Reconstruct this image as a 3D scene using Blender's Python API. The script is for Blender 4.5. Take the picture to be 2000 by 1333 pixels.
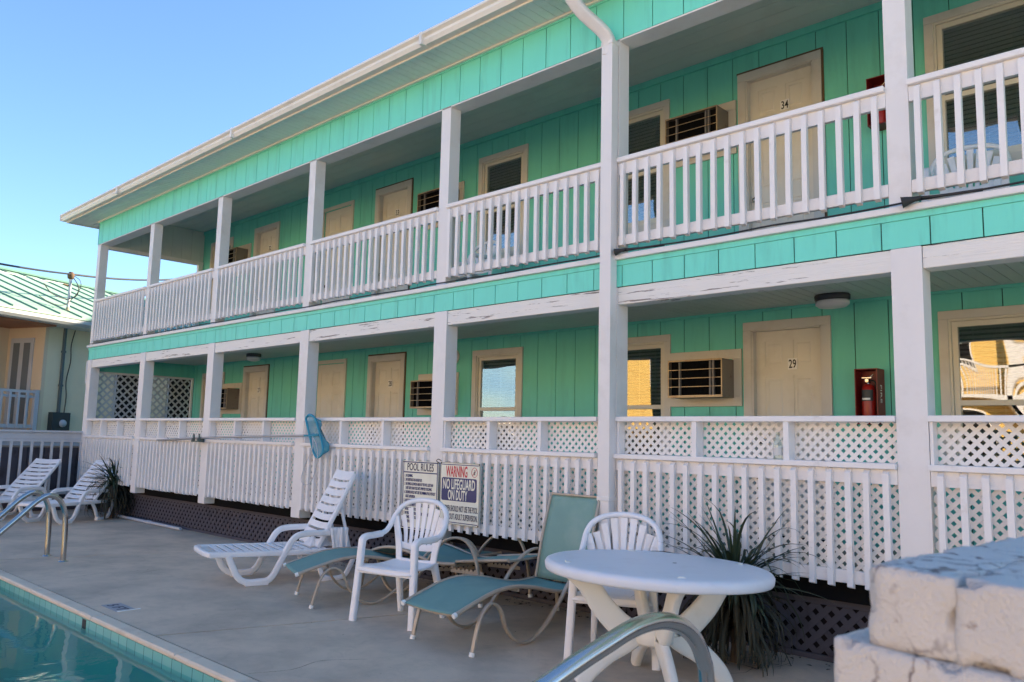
import bpy, math, random
from mathutils import Vector, Matrix, noise as mnoise
R = math.radians
random.seed(7)
C = bpy.context.scene.collection
for o in list(bpy.data.objects): bpy.data.objects.remove(o)
sc = bpy.context.scene

# ---------------------------------------------------------------- camera, sky, sun, exposure
cam = bpy.data.objects.new('camera', bpy.data.cameras.new('camera')); C.objects.link(cam)
yaw, pitch, roll = R(43.6348), R(6.9066), R(1.2912)
fw = Vector((-math.sin(yaw), math.cos(yaw), 0)); rt = Vector((math.cos(yaw), math.sin(yaw), 0)); up = Vector((0, 0, 1))
f2 = fw*math.cos(pitch)+up*math.sin(pitch); u2 = up*math.cos(pitch)-fw*math.sin(pitch)
r3 = rt*math.cos(roll)+u2*math.sin(roll); u3 = u2*math.cos(roll)-rt*math.sin(roll)
cam.matrix_world = Matrix(((r3.x, u3.x, -f2.x, 4.2043), (r3.y, u3.y, -f2.y, -5.5684), (r3.z, u3.z, -f2.z, 1.4927), (0, 0, 0, 1)))
cam.data.sensor_width = 36; cam.data.lens = 1582.0/2000*36
cam.data.clip_start = 0.05; cam.data.clip_end = 5000
cam.data.dof.use_dof = True; cam.data.dof.focus_distance = 7.5; cam.data.dof.aperture_fstop = 7.1
sc.camera = cam
SUN = Vector((0.35, 0.94, 0)).normalized(); EL = R(22)
w = bpy.data.worlds.new("World"); sc.world = w; w.use_nodes = True
nt = w.node_tree; bg = nt.nodes['Background']
sky = nt.nodes.new('ShaderNodeTexSky'); sky.sky_type = 'NISHITA'; sky.sun_disc = False
sky.sun_elevation = EL; sky.sun_rotation = math.atan2(SUN.x, SUN.y)
sky.altitude = 0; sky.air_density = 1.0; sky.dust_density = 0.1; sky.ozone_density = 4.5
nt.links.new(sky.outputs[0], bg.inputs[0]); bg.inputs[1].default_value = 0.097
ld = bpy.data.lights.new('sun', 'SUN'); ld.energy = 5.0; ld.angle = R(0.5); ld.color = (1, .80, .56)
sun = bpy.data.objects.new('sun', ld); C.objects.link(sun)
sun.rotation_euler = (-(SUN*math.cos(EL)+Vector((0, 0, math.sin(EL))))).to_track_quat('-Z', 'Y').to_euler()
sc.cycles.diffuse_bounces = 8; sc.cycles.max_bounces = 14; sc.cycles.transparent_max_bounces = 24
vs = sc.view_settings; vs.view_transform = 'Standard'; vs.look = 'None'; vs.exposure = 1.88; vs.gamma = 1

# ---------------------------------------------------------------- materials
def mat(name, col, rough=.6, metal=0., var=.12, scale=3., bump=0., bscale=60., stretch=(1, 1, 1), spec=.5, dirt=None, dscale=2., damt=.5, dlo=.52, dhi=.7):
    m = bpy.data.materials.new(name); m.use_nodes = True; t = m.node_tree; N = t.nodes; L = t.links
    b = N['Principled BSDF']; b.inputs['Roughness'].default_value = rough; b.inputs['Metallic'].default_value = metal
    b.inputs['Specular IOR Level'].default_value = spec
    tc = N.new('ShaderNodeTexCoord'); mp = N.new('ShaderNodeMapping'); mp.inputs['Scale'].default_value = stretch
    L.new(tc.outputs['Object'], mp.inputs['Vector'])
    n1 = N.new('ShaderNodeTexNoise'); n1.inputs['Scale'].default_value = scale; n1.inputs['Detail'].default_value = 6
    L.new(mp.outputs[0], n1.inputs['Vector'])
    mx = N.new('ShaderNodeMix'); mx.data_type = 'RGBA'
    mx.inputs[6].default_value = (*[c*(1-var) for c in col], 1); mx.inputs[7].default_value = (*[min(1, c*(1+var)) for c in col], 1)
    L.new(n1.outputs['Fac'], mx.inputs[0]); out = mx.outputs[2]
    if dirt:
        n2 = N.new('ShaderNodeTexNoise'); n2.inputs['Scale'].default_value = dscale; n2.inputs['Detail'].default_value = 8; n2.inputs['Roughness'].default_value = .65
        L.new(mp.outputs[0], n2.inputs['Vector'])
        rp = N.new('ShaderNodeMapRange'); rp.inputs[1].default_value = dlo; rp.inputs[2].default_value = dhi; rp.inputs[4].default_value = damt
        L.new(n2.outputs['Fac'], rp.inputs[0])
        m2 = N.new('ShaderNodeMix'); m2.data_type = 'RGBA'; m2.inputs[7].default_value = (*dirt, 1)
        L.new(rp.outputs[0], m2.inputs[0]); L.new(out, m2.inputs[6]); out = m2.outputs[2]
    L.new(out, b.inputs['Base Color'])
    if bump:
        n3 = N.new('ShaderNodeTexNoise'); n3.inputs['Scale'].default_value = bscale; n3.inputs['Detail'].default_value = 5
        L.new(mp.outputs[0], n3.inputs['Vector'])
        bp = N.new('ShaderNodeBump'); bp.inputs['Strength'].default_value = bump; bp.inputs['Distance'].default_value = .01
        L.new(n3.outputs['Fac'], bp.inputs['Height']); L.new(bp.outputs[0], b.inputs['Normal'])
    return m
M = {}
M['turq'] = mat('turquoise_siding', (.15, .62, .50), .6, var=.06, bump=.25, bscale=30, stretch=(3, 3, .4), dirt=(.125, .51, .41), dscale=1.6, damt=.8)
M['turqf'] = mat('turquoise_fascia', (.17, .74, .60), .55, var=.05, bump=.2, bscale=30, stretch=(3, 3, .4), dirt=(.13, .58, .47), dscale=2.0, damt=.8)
M['groove'] = mat('siding_groove', (.015, .06, .045), .9)
M['white'] = mat('white_paint', (.76, .74, .73), .5, var=.05, bump=.15, bscale=25, dirt=(.60, .56, .52), dscale=2.5, damt=.45)
M['rail'] = mat('white_rail_paint', (.80, .78, .77), .5, var=.05, bump=.15, bscale=40, dirt=(.50, .42, .34), dscale=5, damt=.45, dlo=.6, dhi=.75)
M['peel'] = mat('peeling_white_paint', (.78, .76, .72), .6, var=.06, bump=.5, bscale=12, stretch=(.4, 1, 8), dirt=(.16, .13, .12), dscale=5.5, damt=.9, dlo=.600, dhi=.635)
M['lattice'] = mat('lattice_vinyl', (.78, .76, .73), .5, var=.04, dirt=(.6, .56, .5), dscale=3, damt=.4)
M['soffit'] = mat('soffit_vinyl', (.76, .78, .73), .55, var=.04, dirt=(.45, .45, .42), damt=.4)
M['ceil'] = mat('porch_ceiling', (.60, .64, .60), .6, var=.06, dirt=(.48, .50, .47), damt=.4)
M['gutter'] = mat('gutter_metal', (.80, .77, .70), .35, var=.05, dirt=(.45, .40, .34), dscale=3, damt=.35)
M['roof'] = mat('roof_shingle', (.16, .15, .14), .9, var=.3, scale=12)
M['beige'] = mat('beige_door_paint', (.69, .66, .58), .5, var=.05, dirt=(.50, .45, .36), damt=.4)
M['trim'] = mat('greige_trim_paint', (.60, .58, .53), .5, var=.05, dirt=(.42, .37, .31), damt=.5)
M['sash'] = mat('almond_sash', (.64, .61, .52), .4, var=.04)
M['brown_part'] = mat('matte_brown', (.12, .075, .04), .8)
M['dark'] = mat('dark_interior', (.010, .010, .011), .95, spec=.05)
M['blind'] = mat('blind_slat', (.15, .145, .135), .6)
M['acbody'] = mat('ac_casing', (.20, .165, .13), .55, var=.12, dirt=(.13, .045, .02), dscale=6, damt=.85, dlo=.55, dhi=.68)
M['acfin'] = mat('ac_fins', (.008, .009, .011), .9, spec=.05)
M['strap'] = mat('grey_strap', (.16, .16, .17), .5)
M['acbar'] = mat('ac_bars', (.42, .33, .22), .4, metal=.3, dirt=(.2, .08, .03), dscale=14, damt=.7)
M['red'] = mat('red_enamel', (.36, .018, .014), .3, var=.12)
M['reddark'] = mat('dark_red_cabinet', (.20, .011, .012), .4, var=.12)
M['chrome'] = mat('satin_steel', (.50, .49, .47), .2, metal=1, var=.06, scale=20)
M['plastic'] = mat('white_resin', (.82, .82, .84), .38, var=.03, dirt=(.66, .66, .66), dscale=4, damt=.4)
M['tabletop'] = mat('table_resin', (.74, .76, .80), .42, var=.03, dirt=(.58, .59, .62), dscale=3, damt=.4)
M['tableleg'] = mat('cream_table_leg', (.78, .76, .70), .45, var=.04, dirt=(.5, .42, .3), damt=.4)
M['sling'] = mat('teal_mesh_fabric', (.14, .29, .28), .75, var=.10, scale=6, bump=.3, bscale=400, dirt=(.20, .33, .31), dscale=3, damt=.5)
M['slingback'] = mat('translucent_tone_fabric', (.20, .35, .31), .75, var=.10, scale=6, bump=.3, bscale=400, dirt=(.27, .40, .36), dscale=3, damt=.6)  # paler base colour stands in for light through the translucent back sling
M['tube'] = mat('taupe_frame', (.42, .36, .29), .4, var=.08, metal=.15, dirt=(.3, .22, .15), dscale=9, damt=.5)
M['concrete'] = None
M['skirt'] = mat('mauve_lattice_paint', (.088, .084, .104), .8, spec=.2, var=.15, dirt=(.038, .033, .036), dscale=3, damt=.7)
M['skirtback'] = mat('crawl_shade_tone', (.014, .012, .013), .95, spec=.05)  # near-black base stands in for shade behind the lattice
M['floor'] = mat('walkway_floor', (.30, .29, .27), .85, var=.15)
M['black'] = mat('black_rubber', (.02, .02, .022), .6)
M['greyplastic'] = mat('grey_fixture', (.045, .045, .05), .5)
M['diff'] = mat('frosted_diffuser', (.62, .62, .66), .35)
M['greenhook'] = mat('green_grey_bracket', (.09, .13, .12), .6)
M['pole'] = mat('aluminium_pole', (.42, .40, .39), .4, metal=.6)
M['net'] = mat('teal_net', (.02, .27, .40), .6, var=.2)
M['mesh'] = mat('teal_netting', (.02, .15, .24), .7, var=.25)
def net_mat():
    m = mat('teal_netting', (.02, .26, .38), .7, var=.25); t = m.node_tree; N = t.nodes; L = t.links
    tr = N.new('ShaderNodeBsdfTransparent'); mx = N.new('ShaderNodeMixShader'); mx.inputs[0].default_value = .32
    L.new(N['Principled BSDF'].outputs[0], mx.inputs[1]); L.new(tr.outputs[0], mx.inputs[2]); L.new(mx.outputs[0], N['Material Output'].inputs[0]); return m
M['mesh'] = net_mat()
M['leaf'] = mat('yucca_leaf', (.030, .050, .026), .5, var=.35, scale=4)
M['dead'] = mat('dried_leaf', (.045, .042, .026), .8, var=.35, scale=4)
M['stem'] = mat('plant_stem', (.08, .055, .035), .9)
M['signw'] = mat('cream_sign', (.76, .75, .64), .4, var=.04, dirt=(.55, .5, .38), dscale=4, damt=.35)
M['navy'] = mat('navy_ink', (.012, .022, .13), .4)
M['ink'] = mat('dark_ink', (.02, .02, .06), .5)
M['rink'] = mat('red_ink', (.55, .03, .05), .5)
M['whiteplate'] = mat('white_plate', (.80, .80, .78), .4)
M['blackink'] = mat('black_ink', (.015, .015, .015), .5)
M['yellow'] = mat('yellow_siding', (.74, .50, .15), .7, var=.05)
M['stucco'] = mat('grey_green_stucco', (.74, .65, .46), .85, var=.06, bump=.3, bscale=30)
M['porch'] = mat('warm_lit_stucco', (.68, .56, .40), .85, var=.06)  # peach tint stands in for the warm light inside the porch
M['metalroof'] = mat('mint_metal_roof', (.27, .44, .34), .7, var=.06, metal=.0, dirt=(.25, .39, .25), damt=.4)
M['seam'] = mat('shadow_toned_seam', (.14, .28, .21), .45, var=.1)  # darker green stands in for the shadow lines along the seams
M['greyrail'] = mat('pale_grey_paint', (.50, .52, .56), .5, var=.05, dirt=(.38, .36, .36), damt=.4)
M['basin'] = mat('pool_plaster', (.065, .32, .33), .6, var=.10, scale=1.5)
M['coping'] = mat('coping_stone', (.72, .60, .46), .7, var=.10, scale=5, bump=.3, bscale=60, dirt=(.42, .32, .24), dscale=3, damt=.5)
M['cable'] = mat('black_cable', (.015, .015, .017), .5)
M['wcable'] = mat('white_cable', (.7, .7, .7), .5)
M['meter'] = mat('dark_meter_box', (.035, .045, .05), .5)
M['conduit'] = mat('grey_conduit', (.10, .13, .14), .5)
M['cloth'] = mat('white_towel', (.78, .77, .78), .9, bump=.5, bscale=150)
M['curtain'] = mat('grey_door_glass', (.16, .18, .20), .25)

def lattice_dirt_concrete():
    m = mat('pool_deck_concrete', (.66, .52, .39), .8, var=.10, scale=1.6, bump=.25, bscale=90, dirt=(.34, .285, .225), dscale=1.3, damt=.62, dlo=.42, dhi=.68)
    t = m.node_tree; N = t.nodes; L = t.links; b = N['Principled BSDF']
    tc = N.new('ShaderNodeTexCoord')
    sp = N.new('ShaderNodeTexNoise'); sp.inputs['Scale'].default_value = 45; sp.inputs['Detail'].default_value = 3
    L.new(tc.outputs['Object'], sp.inputs['Vector'])
    r = N.new('ShaderNodeMapRange'); r.inputs[1].default_value = .70; r.inputs[2].default_value = .76; r.inputs[4].default_value = .6
    L.new(sp.outputs['Fac'], r.inputs[0])
    src = b.inputs['Base Color'].links[0].from_socket
    mx = N.new('ShaderNodeMix'); mx.data_type = 'RGBA'; mx.inputs[7].default_value = (.11, .09, .07, 1)
    L.new(r.outputs[0], mx.inputs[0]); L.new(src, mx.inputs[6])
    st = N.new('ShaderNodeTexNoise'); st.inputs['Scale'].default_value = 4.5; st.inputs['Detail'].default_value = 9; st.inputs['Roughness'].default_value = .7; st.inputs['Distortion'].default_value = .8
    L.new(tc.outputs['Object'], st.inputs['Vector'])
    r2 = N.new('ShaderNodeMapRange'); r2.inputs[1].default_value = .50; r2.inputs[2].default_value = .66; r2.inputs[4].default_value = .28
    L.new(st.outputs['Fac'], r2.inputs[0])
    m3 = N.new('ShaderNodeMix'); m3.data_type = 'RGBA'; m3.inputs[7].default_value = (.36, .29, .22, 1)
    L.new(r2.outputs[0], m3.inputs[0]); L.new(mx.outputs[2], m3.inputs[6]); L.new(m3.outputs[2], b.inputs['Base Color'])
    return m
M['concrete'] = lattice_dirt_concrete()

def tile_mat():
    m = bpy.data.materials.new('waterline_tile'); m.use_nodes = True; t = m.node_tree; N = t.nodes; L = t.links
    b = N['Principled BSDF']; b.inputs['Roughness'].default_value = .2
    tc = N.new('ShaderNodeTexCoord'); mp = N.new('ShaderNodeMapping'); mp.inputs['Rotation'].default_value = (R(90), 0, 0)
    br = N.new('ShaderNodeTexBrick'); br.offset = 0; br.inputs['Scale'].default_value = 1; br.inputs['Brick Width'].default_value = .152; br.inputs['Row Height'].default_value = .152
    br.inputs['Mortar Size'].default_value = .004; br.inputs['Color1'].default_value = (.16, .43, .38, 1); br.inputs['Color2'].default_value = (.20, .48, .42, 1); br.inputs['Mortar'].default_value = (.05, .16, .15, 1)
    L.new(tc.outputs['Object'], mp.inputs[0]); L.new(mp.outputs[0], br.inputs['Vector']); L.new(br.outputs['Color'], b.inputs['Base Color'])
    return m
M['tile'] = tile_mat()

def glass_mat(name, ior=1.9, tint=(.94, .96, .96), wav=.004, wscale=1.6):
    m = bpy.data.materials.new(name); m.use_nodes = True; t = m.node_tree; N = t.nodes; L = t.links
    N.remove(N['Principled BSDF']); out = N['Material Output']
    tr = N.new('ShaderNodeBsdfTransparent'); tr.inputs[0].default_value = (*tint, 1)
    gl = N.new('ShaderNodeBsdfGlossy'); gl.inputs['Roughness'].default_value = 0.0
    fr = N.new('ShaderNodeFresnel'); geo = N.new('ShaderNodeNewGeometry'); mi = N.new('ShaderNodeMapRange'); mi.inputs[3].default_value = ior; mi.inputs[4].default_value = 1/ior
    L.new(geo.outputs['Backfacing'], mi.inputs[0]); L.new(mi.outputs[0], fr.inputs[0])   # same reflectance from either side of the sheet
    mx = N.new('ShaderNodeMixShader'); L.new(fr.outputs[0], mx.inputs[0]); L.new(tr.outputs[0], mx.inputs[1]); L.new(gl.outputs[0], mx.inputs[2])
    L.new(mx.outputs[0], out.inputs[0])
    if wav:
        tc = N.new('ShaderNodeTexCoord'); n = N.new('ShaderNodeTexNoise'); n.inputs['Scale'].default_value = wscale; n.inputs['Detail'].default_value = 0
        L.new(tc.outputs['Object'], n.inputs['Vector'])
        bp = N.new('ShaderNodeBump'); bp.inputs['Strength'].default_value = 1; bp.inputs['Distance'].default_value = wav
        L.new(n.outputs['Fac'], bp.inputs['Height'])
        L.new(bp.outputs[0], gl.inputs['Normal']); L.new(bp.outputs[0], fr.inputs['Normal'])
    return m
M['glass'] = glass_mat('window_glass', 2.3, wav=.010, wscale=2.0)
M['bottle'] = glass_mat('bottle_glass', 1.7, (.86, .93, .91), wav=0)

def water_mat():
    m = bpy.data.materials.new('pool_water'); m.use_nodes = True; t = m.node_tree; N = t.nodes; L = t.links
    N.remove(N['Principled BSDF']); out = N['Material Output']
    tr = N.new('ShaderNodeBsdfTransparent'); tr.inputs[0].default_value = (.60, .95, .92, 1)
    gl = N.new('ShaderNodeBsdfGlossy'); gl.inputs['Roughness'].default_value = 0.015
    fr = N.new('ShaderNodeFresnel'); geo = N.new('ShaderNodeNewGeometry'); mi = N.new('ShaderNodeMapRange'); mi.inputs[3].default_value = 1.33; mi.inputs[4].default_value = 1/1.33
    L.new(geo.outputs['Backfacing'], mi.inputs[0]); L.new(mi.outputs[0], fr.inputs[0])   # same reflectance from either side of the sheet
    mx = N.new('ShaderNodeMixShader'); L.new(fr.outputs[0], mx.inputs[0]); L.new(tr.outputs[0], mx.inputs[1]); L.new(gl.outputs[0], mx.inputs[2])
    L.new(mx.outputs[0], out.inputs[0])
    tc = N.new('ShaderNodeTexCoord'); mp = N.new('ShaderNodeMapping'); mp.inputs['Scale'].default_value = (1, .8, 1); L.new(tc.outputs['Object'], mp.inputs[0])
    n = N.new('ShaderNodeTexNoise'); n.inputs['Scale'].default_value = 3.2; n.inputs['Detail'].default_value = 3; n.inputs['Distortion'].default_value = .6
    L.new(mp.outputs[0], n.inputs['Vector'])
    bp = N.new('ShaderNodeBump'); bp.inputs['Strength'].default_value = 1; bp.inputs['Distance'].default_value = .0025
    L.new(n.outputs['Fac'], bp.inputs['Height']); L.new(bp.outputs[0], gl.inputs['Normal']); L.new(bp.outputs[0], fr.inputs['Normal'])
    return m
M['water'] = water_mat()

# ---------------------------------------------------------------- mesh helpers
class MB:
    def __init__(s): s.v = []; s.f = []; s.sm = []
    def add(s, vs_, fs, smooth=False):
        k = len(s.v); s.v += [Vector(p) for p in vs_]; s.f += [[i+k for i in f] for f in fs]; s.sm += [smooth]*len(fs)
    def box(s, x0, x1, y0, y1, z0, z1, ch=0.):
        if ch:
            c = ch; P = []
            for z, i in ((z0, c), (z0+c, 0), (z1-c, 0), (z1, c)):
                P += [(x0+i, y0+i, z), (x1-i, y0+i, z), (x1-i, y1-i, z), (x0+i, y1-i, z)]
            F = [(3, 2, 1, 0), (12, 13, 14, 15)]
            for r in range(3):
                for j in range(4): a = r*4+j; b = r*4+(j+1) % 4; F.append((a, b, b+4, a+4))
            s.add(P, F); return s
        s.add([(x0, y0, z0), (x1, y0, z0), (x1, y1, z0), (x0, y1, z0), (x0, y0, z1), (x1, y0, z1), (x1, y1, z1), (x0, y1, z1)],
              [(3, 2, 1, 0), (4, 5, 6, 7), (0, 1, 5, 4), (1, 2, 6, 5), (2, 3, 7, 6), (3, 0, 4, 7)]); return s
    def prism(s, pts, off, smooth=False):
        n = len(pts); off = Vector(off); P = [Vector(p) for p in pts]
        s.add(P+[p+off for p in P], [list(range(n))[::-1], [i+n for i in range(n)]]+[(i, (i+1) % n, (i+1) % n+n, i+n) for i in range(n)], smooth)
        return s
    def tube(s, path, r, seg=10, caps=True, sy=1., taper=None):
        P = [Vector(p) for p in path]; n = len(P); V = []; F = []
        t0 = (P[1]-P[0]).normalized(); a = t0.orthogonal().normalized()
        for i in range(n):
            t = (P[min(i+1, n-1)]-P[max(i-1, 0)]).normalized()
            a = (a-t*a.dot(t)).normalized(); b = t.cross(a)
            rr = r*(taper[i] if taper else 1)
            for k in range(seg):
                q = 2*math.pi*k/seg; V.append(P[i]+a*math.cos(q)*rr+b*math.sin(q)*rr*sy)
        for i in range(n-1):
            for k in range(seg): F.append((i*seg+k, i*seg+(k+1) % seg, (i+1)*seg+(k+1) % seg, (i+1)*seg+k))
        s.add(V, F, True)
        if caps: s.add(V[:seg], [list(range(seg))[::-1]]); s.add(V[-seg:], [list(range(seg))])
        return s
    def bar(s, path, w, h, side, ws=None, hs=None):
        # rounded rectangular section: w along 'side', h across it in the plane of the path
        P = [Vector(p) for p in path]; n = len(P); side = Vector(side).normalized(); V = []; F = []
        sec = []
        for k in range(12):
            q = 2*math.pi*(k+.5)/12; c, d = math.cos(q), math.sin(q)
            sec.append((math.copysign(abs(c)**.45, c), math.copysign(abs(d)**.45, d)))
        for i in range(n):
            t = (P[min(i+1, n-1)]-P[max(i-1, 0)]).normalized(); sd = (side-t*side.dot(t)).normalized(); b = t.cross(sd)
            ww = w*(ws[i] if ws else 1)/2; hh = h*(hs[i] if hs else 1)/2
            for c, d in sec: V.append(P[i]+sd*c*ww+b*d*hh)
        m = 12
        for i in range(n-1):
            for k in range(m): F.append((i*m+k, i*m+(k+1) % m, (i+1)*m+(k+1) % m, (i+1)*m+k))
        s.add(V, F, True); s.add(V[:m], [list(range(m))[::-1]]); s.add(V[-m:], [list(range(m))]); return s
    def lathe(s, prof, cx, cy, seg=24, sx=1., sy=1., smooth=True):
        V = []; F = []; n = len(prof)
        for r, z in prof:
            for k in range(seg): q = 2*math.pi*k/seg; V.append((cx+r*sx*math.cos(q), cy+r*sy*math.sin(q), z))
        for i in range(n-1):
            for k in range(seg): F.append((i*seg+k, i*seg+(k+1) % seg, (i+1)*seg+(k+1) % seg, (i+1)*seg+k))
        s.add(V, F, smooth)
        if prof[0][0] > 1e-4: s.add(V[:seg], [list(range(seg))[::-1]])
        if prof[-1][0] > 1e-4: s.add(V[-seg:], [list(range(seg))])
        return s
    def sheet(s, fn, nu, nv, th, smooth=True):
        # fn(u,v) -> point ; closed sheet of thickness th along -normal
        G = [[Vector(fn(i/nu, j/nv)) for j in range(nv+1)] for i in range(nu+1)]
        V = []; Bv = []
        for i in range(nu+1):
            for j in range(nv+1):
                du = G[min(i+1, nu)][j]-G[max(i-1, 0)][j]; dv = G[i][min(j+1, nv)]-G[i][max(j-1, 0)]
                nn = du.cross(dv).normalized(); V.append(G[i][j]); Bv.append(G[i][j]-nn*th)
        k = len(V); id_ = lambda i, j: i*(nv+1)+j; F = []
        for i in range(nu):
            for j in range(nv):
                F.append((id_(i, j), id_(i+1, j), id_(i+1, j+1), id_(i, j+1))); F.append((id_(i, j)+k, id_(i, j+1)+k, id_(i+1, j+1)+k, id_(i+1, j)+k))
        s.add(V+Bv, F, smooth)
        E = []
        for i in range(nu): E.append((id_(i, 0), id_(i+1, 0))); E.append((id_(i+1, nv), id_(i, nv)))
        for j in range(nv): E.append((id_(0, j+1), id_(0, j))); E.append((id_(nu, j), id_(nu, j+1)))
        s.f += [[a+len(s.v)-2*k, a+len(s.v)-k, b+len(s.v)-k, b+len(s.v)-2*k] for a, b in E]; s.sm += [False]*len(E)
        return s
    def build(s, name, m, parent=None, world=False, bevel=0.):
        me = bpy.data.meshes.new(name); V = s.v
        if parent is not None and world:
            o_ = parent
            while o_.parent: o_ = o_.parent
            V = [p-o_.location for p in V]
        me.from_pydata([tuple(p) for p in V], [], s.f)
        me.polygons.foreach_set('use_smooth', s.sm); me.materials.append(m); me.update()
        o = bpy.data.objects.new(name, me); C.objects.link(o)
        if parent is not None: o.parent = parent
        if bevel:
            b = o.modifiers.new('bevel', 'BEVEL'); b.width = bevel; b.segments = 2; b.limit_method = 'ANGLE'
        return o
def tag(o, label=None, cat=None, group=None, kind=None):
    if label: o['label'] = label
    if cat: o['category'] = cat
    if group: o['group'] = group
    if kind: o['kind'] = kind
    return o
def thing(name, label, cat, loc=(0, 0, 0), rz=0, group=None):
    o = bpy.data.objects.new(name, None); C.objects.link(o); o.location = loc; o.rotation_euler = (0, 0, rz); o.empty_display_size = .1
    return tag(o, label, cat, group)
def dup(root, loc, rz, label, rot=None):
    r = root.copy(); C.objects.link(r); r.location = loc; r.rotation_euler = rot if rot else (0, 0, rz); r['label'] = label
    for ch in list(root.children):
        c = ch.copy(); C.objects.link(c); c.parent = r
        for g in list(ch.children): d = g.copy(); C.objects.link(d); d.parent = c
    return r
def cr(pts, n=8):
    P = [Vector(p) for p in pts]; P = [P[0]*2-P[1]]+P+[P[-1]*2-P[-2]]; out = []
    for i in range(1, len(P)-2):
        for k in range(n):
            t = k/n; a, b, c, d = P[i-1], P[i], P[i+1], P[i+2]
            out.append(.5*((2*b)+(c-a)*t+(2*a-5*b+4*c-d)*t*t+(3*b-a-3*c+d)*t**3))
    out.append(P[-2]); return out
_tx = {}
def text_mb(txt, x, z, size, y, sx=1., align='CENTER', maxw=None, bold=0., mb=None, xf=None):
    cu = bpy.data.curves.new('t', 'FONT'); cu.body = txt; cu.size = size; cu.align_x = align; cu.extrude = .0006; cu.offset = bold; cu.resolution_u = 3
    o = bpy.data.objects.new('t', cu); C.objects.link(o); dg = bpy.context.evaluated_depsgraph_get(); dg.update()
    me = bpy.data.meshes.new_from_object(o.evaluated_get(dg)); V = [v.co.copy() for v in me.vertices]; F = [list(p.vertices) for p in me.polygons]
    bpy.data.objects.remove(o); bpy.data.meshes.remove(me)
    if maxw and V:
        ww = max(v.x for v in V)-min(v.x for v in V); sx = min(sx, maxw/ww) if maxw > 0 else -maxw/ww
    mb = mb or MB()
    if xf: mb.add([xf(v.x*sx, v.y, v.z) for v in V], F)
    else: mb.add([(x+v.x*sx, y-v.z, z+v.y) for v in V], F)
    return mb

# clipped diagonal slats filling a rectangle u0..u1, v0..v1 ; to3(u,v) -> 3d ; offset vectors give the two layers
def clip(poly, u0, u1, v0, v1):
    for ax, lim, sg in ((0, u0, 1), (0, u1, -1), (1, v0, 1), (1, v1, -1)):
        out = []
        for i in range(len(poly)):
            a, b = poly[i-1], poly[i]; da = (a[ax]-lim)*sg; db = (b[ax]-lim)*sg
            if da >= 0 and db >= 0: out.append(b)
            elif da >= 0 > db or da < 0 <= db:
                t = da/(da-db); p = (a[0]+(b[0]-a[0])*t, a[1]+(b[1]-a[1])*t); out.append(p)
                if db >= 0: out.append(b)
        poly = out
        if len(poly) < 3: return None
    return poly
def lattice(mb, u0, u1, v0, v1, to3, nrm, pitch=.0506, slat=.0262, th=.0025, phase=0., both=True):
    nrm = Vector(nrm); q = math.sqrt(.5); L = (u1-u0)+(v1-v0)
    for lay, sg in (((0, 1), (1, -1)) if both else ((0, 1),)):
        s_ = pitch/q; hw = slat/2/q
        k0 = int(math.floor((u0-L)/s_)); k1 = int(math.ceil((u1+L)/s_))
        for k in range(k0, k1+1):
            c = k*s_+phase
            a = (c-hw, v0) if sg > 0 else (c-hw, v0); H = v1-v0
            poly = [(c-hw, v0), (c+hw, v0), (c+hw+sg*H, v1), (c-hw+sg*H, v1)]
            p = clip(poly, u0, u1, v0, v1)
            if not p: continue
            q2 = []
            for pt in p:
                if not q2 or abs(pt[0]-q2[-1][0])+abs(pt[1]-q2[-1][1]) > 1e-6: q2.append(pt)
            if len(q2) > 2 and abs(q2[0][0]-q2[-1][0])+abs(q2[0][1]-q2[-1][1]) < 1e-6: q2.pop()
            if len(q2) < 3: continue
            mb.prism([Vector(to3(*pt))+nrm*(lay*th) for pt in q2], nrm*th)

# ---------------------------------------------------------------- ground, deck, pool
def ring(mb, x0, x1, y0, y1, hx0, hx1, hy0, hy1, z):
    X = [x0, hx0, hx1, x1]; Y = [y0, hy0, hy1, y1]
    for i in range(3):
        for j in range(3):
            if i == 1 and j == 1: continue
            mb.add([(X[i], Y[j], z), (X[i+1], Y[j], z), (X[i+1], Y[j+1], z), (X[i], Y[j+1], z)], [(0, 1, 2, 3)])
PX0, PX1, PY0, PY1 = -15.0, 1.9, -9.5, -2.99       # pool opening
g = MB(); ring(g, -400, 400, -400, 400, PX0-.2, PX1+.2, PY0-.2, PY1+.2, -.03)
tag(g.build('ground', mat('sandy_ground', (.42, .38, .31), .9, var=.2, scale=.6)), kind='structure')
# pool deck: slabs with real joints that run at a slant from the coping to the building
DY0, DY1 = -2.87, .30
def jx(x, y): return x+(y-DY0)*.33
d_ = MB(); cuts = [-14.6, -10.9, -6.55, -1.92, 2.75, 7.4]
for a, b in zip(cuts[:-1], cuts[1:]):
    gap = .012
    P = [(jx(a, DY0)+gap, DY0, 0), (jx(b, DY0)-gap, DY0, 0), (jx(b, DY1)-gap, DY1, 0), (jx(a, DY1)+gap, DY1, 0)]
    d_.prism([Vector(p)-Vector((0, 0, .022)) for p in P], (0, 0, .022))
d_.box(2.06, 8, -12, DY0-.008, -.022, 0); d_.box(-22, PX0-.2, -12, DY0-.008, -.022, 0); d_.box(PX0-.19, 2.05, -12, PY0-.2, -.022, 0)
tag(d_.build('pool_deck', M['concrete']), kind='structure')
jb = MB(); jb.box(-22, 8, DY0-.1, DY1+.5, -.029, -.0225); tag(jb.build('deck_joint_bed', mat('dark_joint', (.04, .036, .033), .95)), kind='structure')
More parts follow.
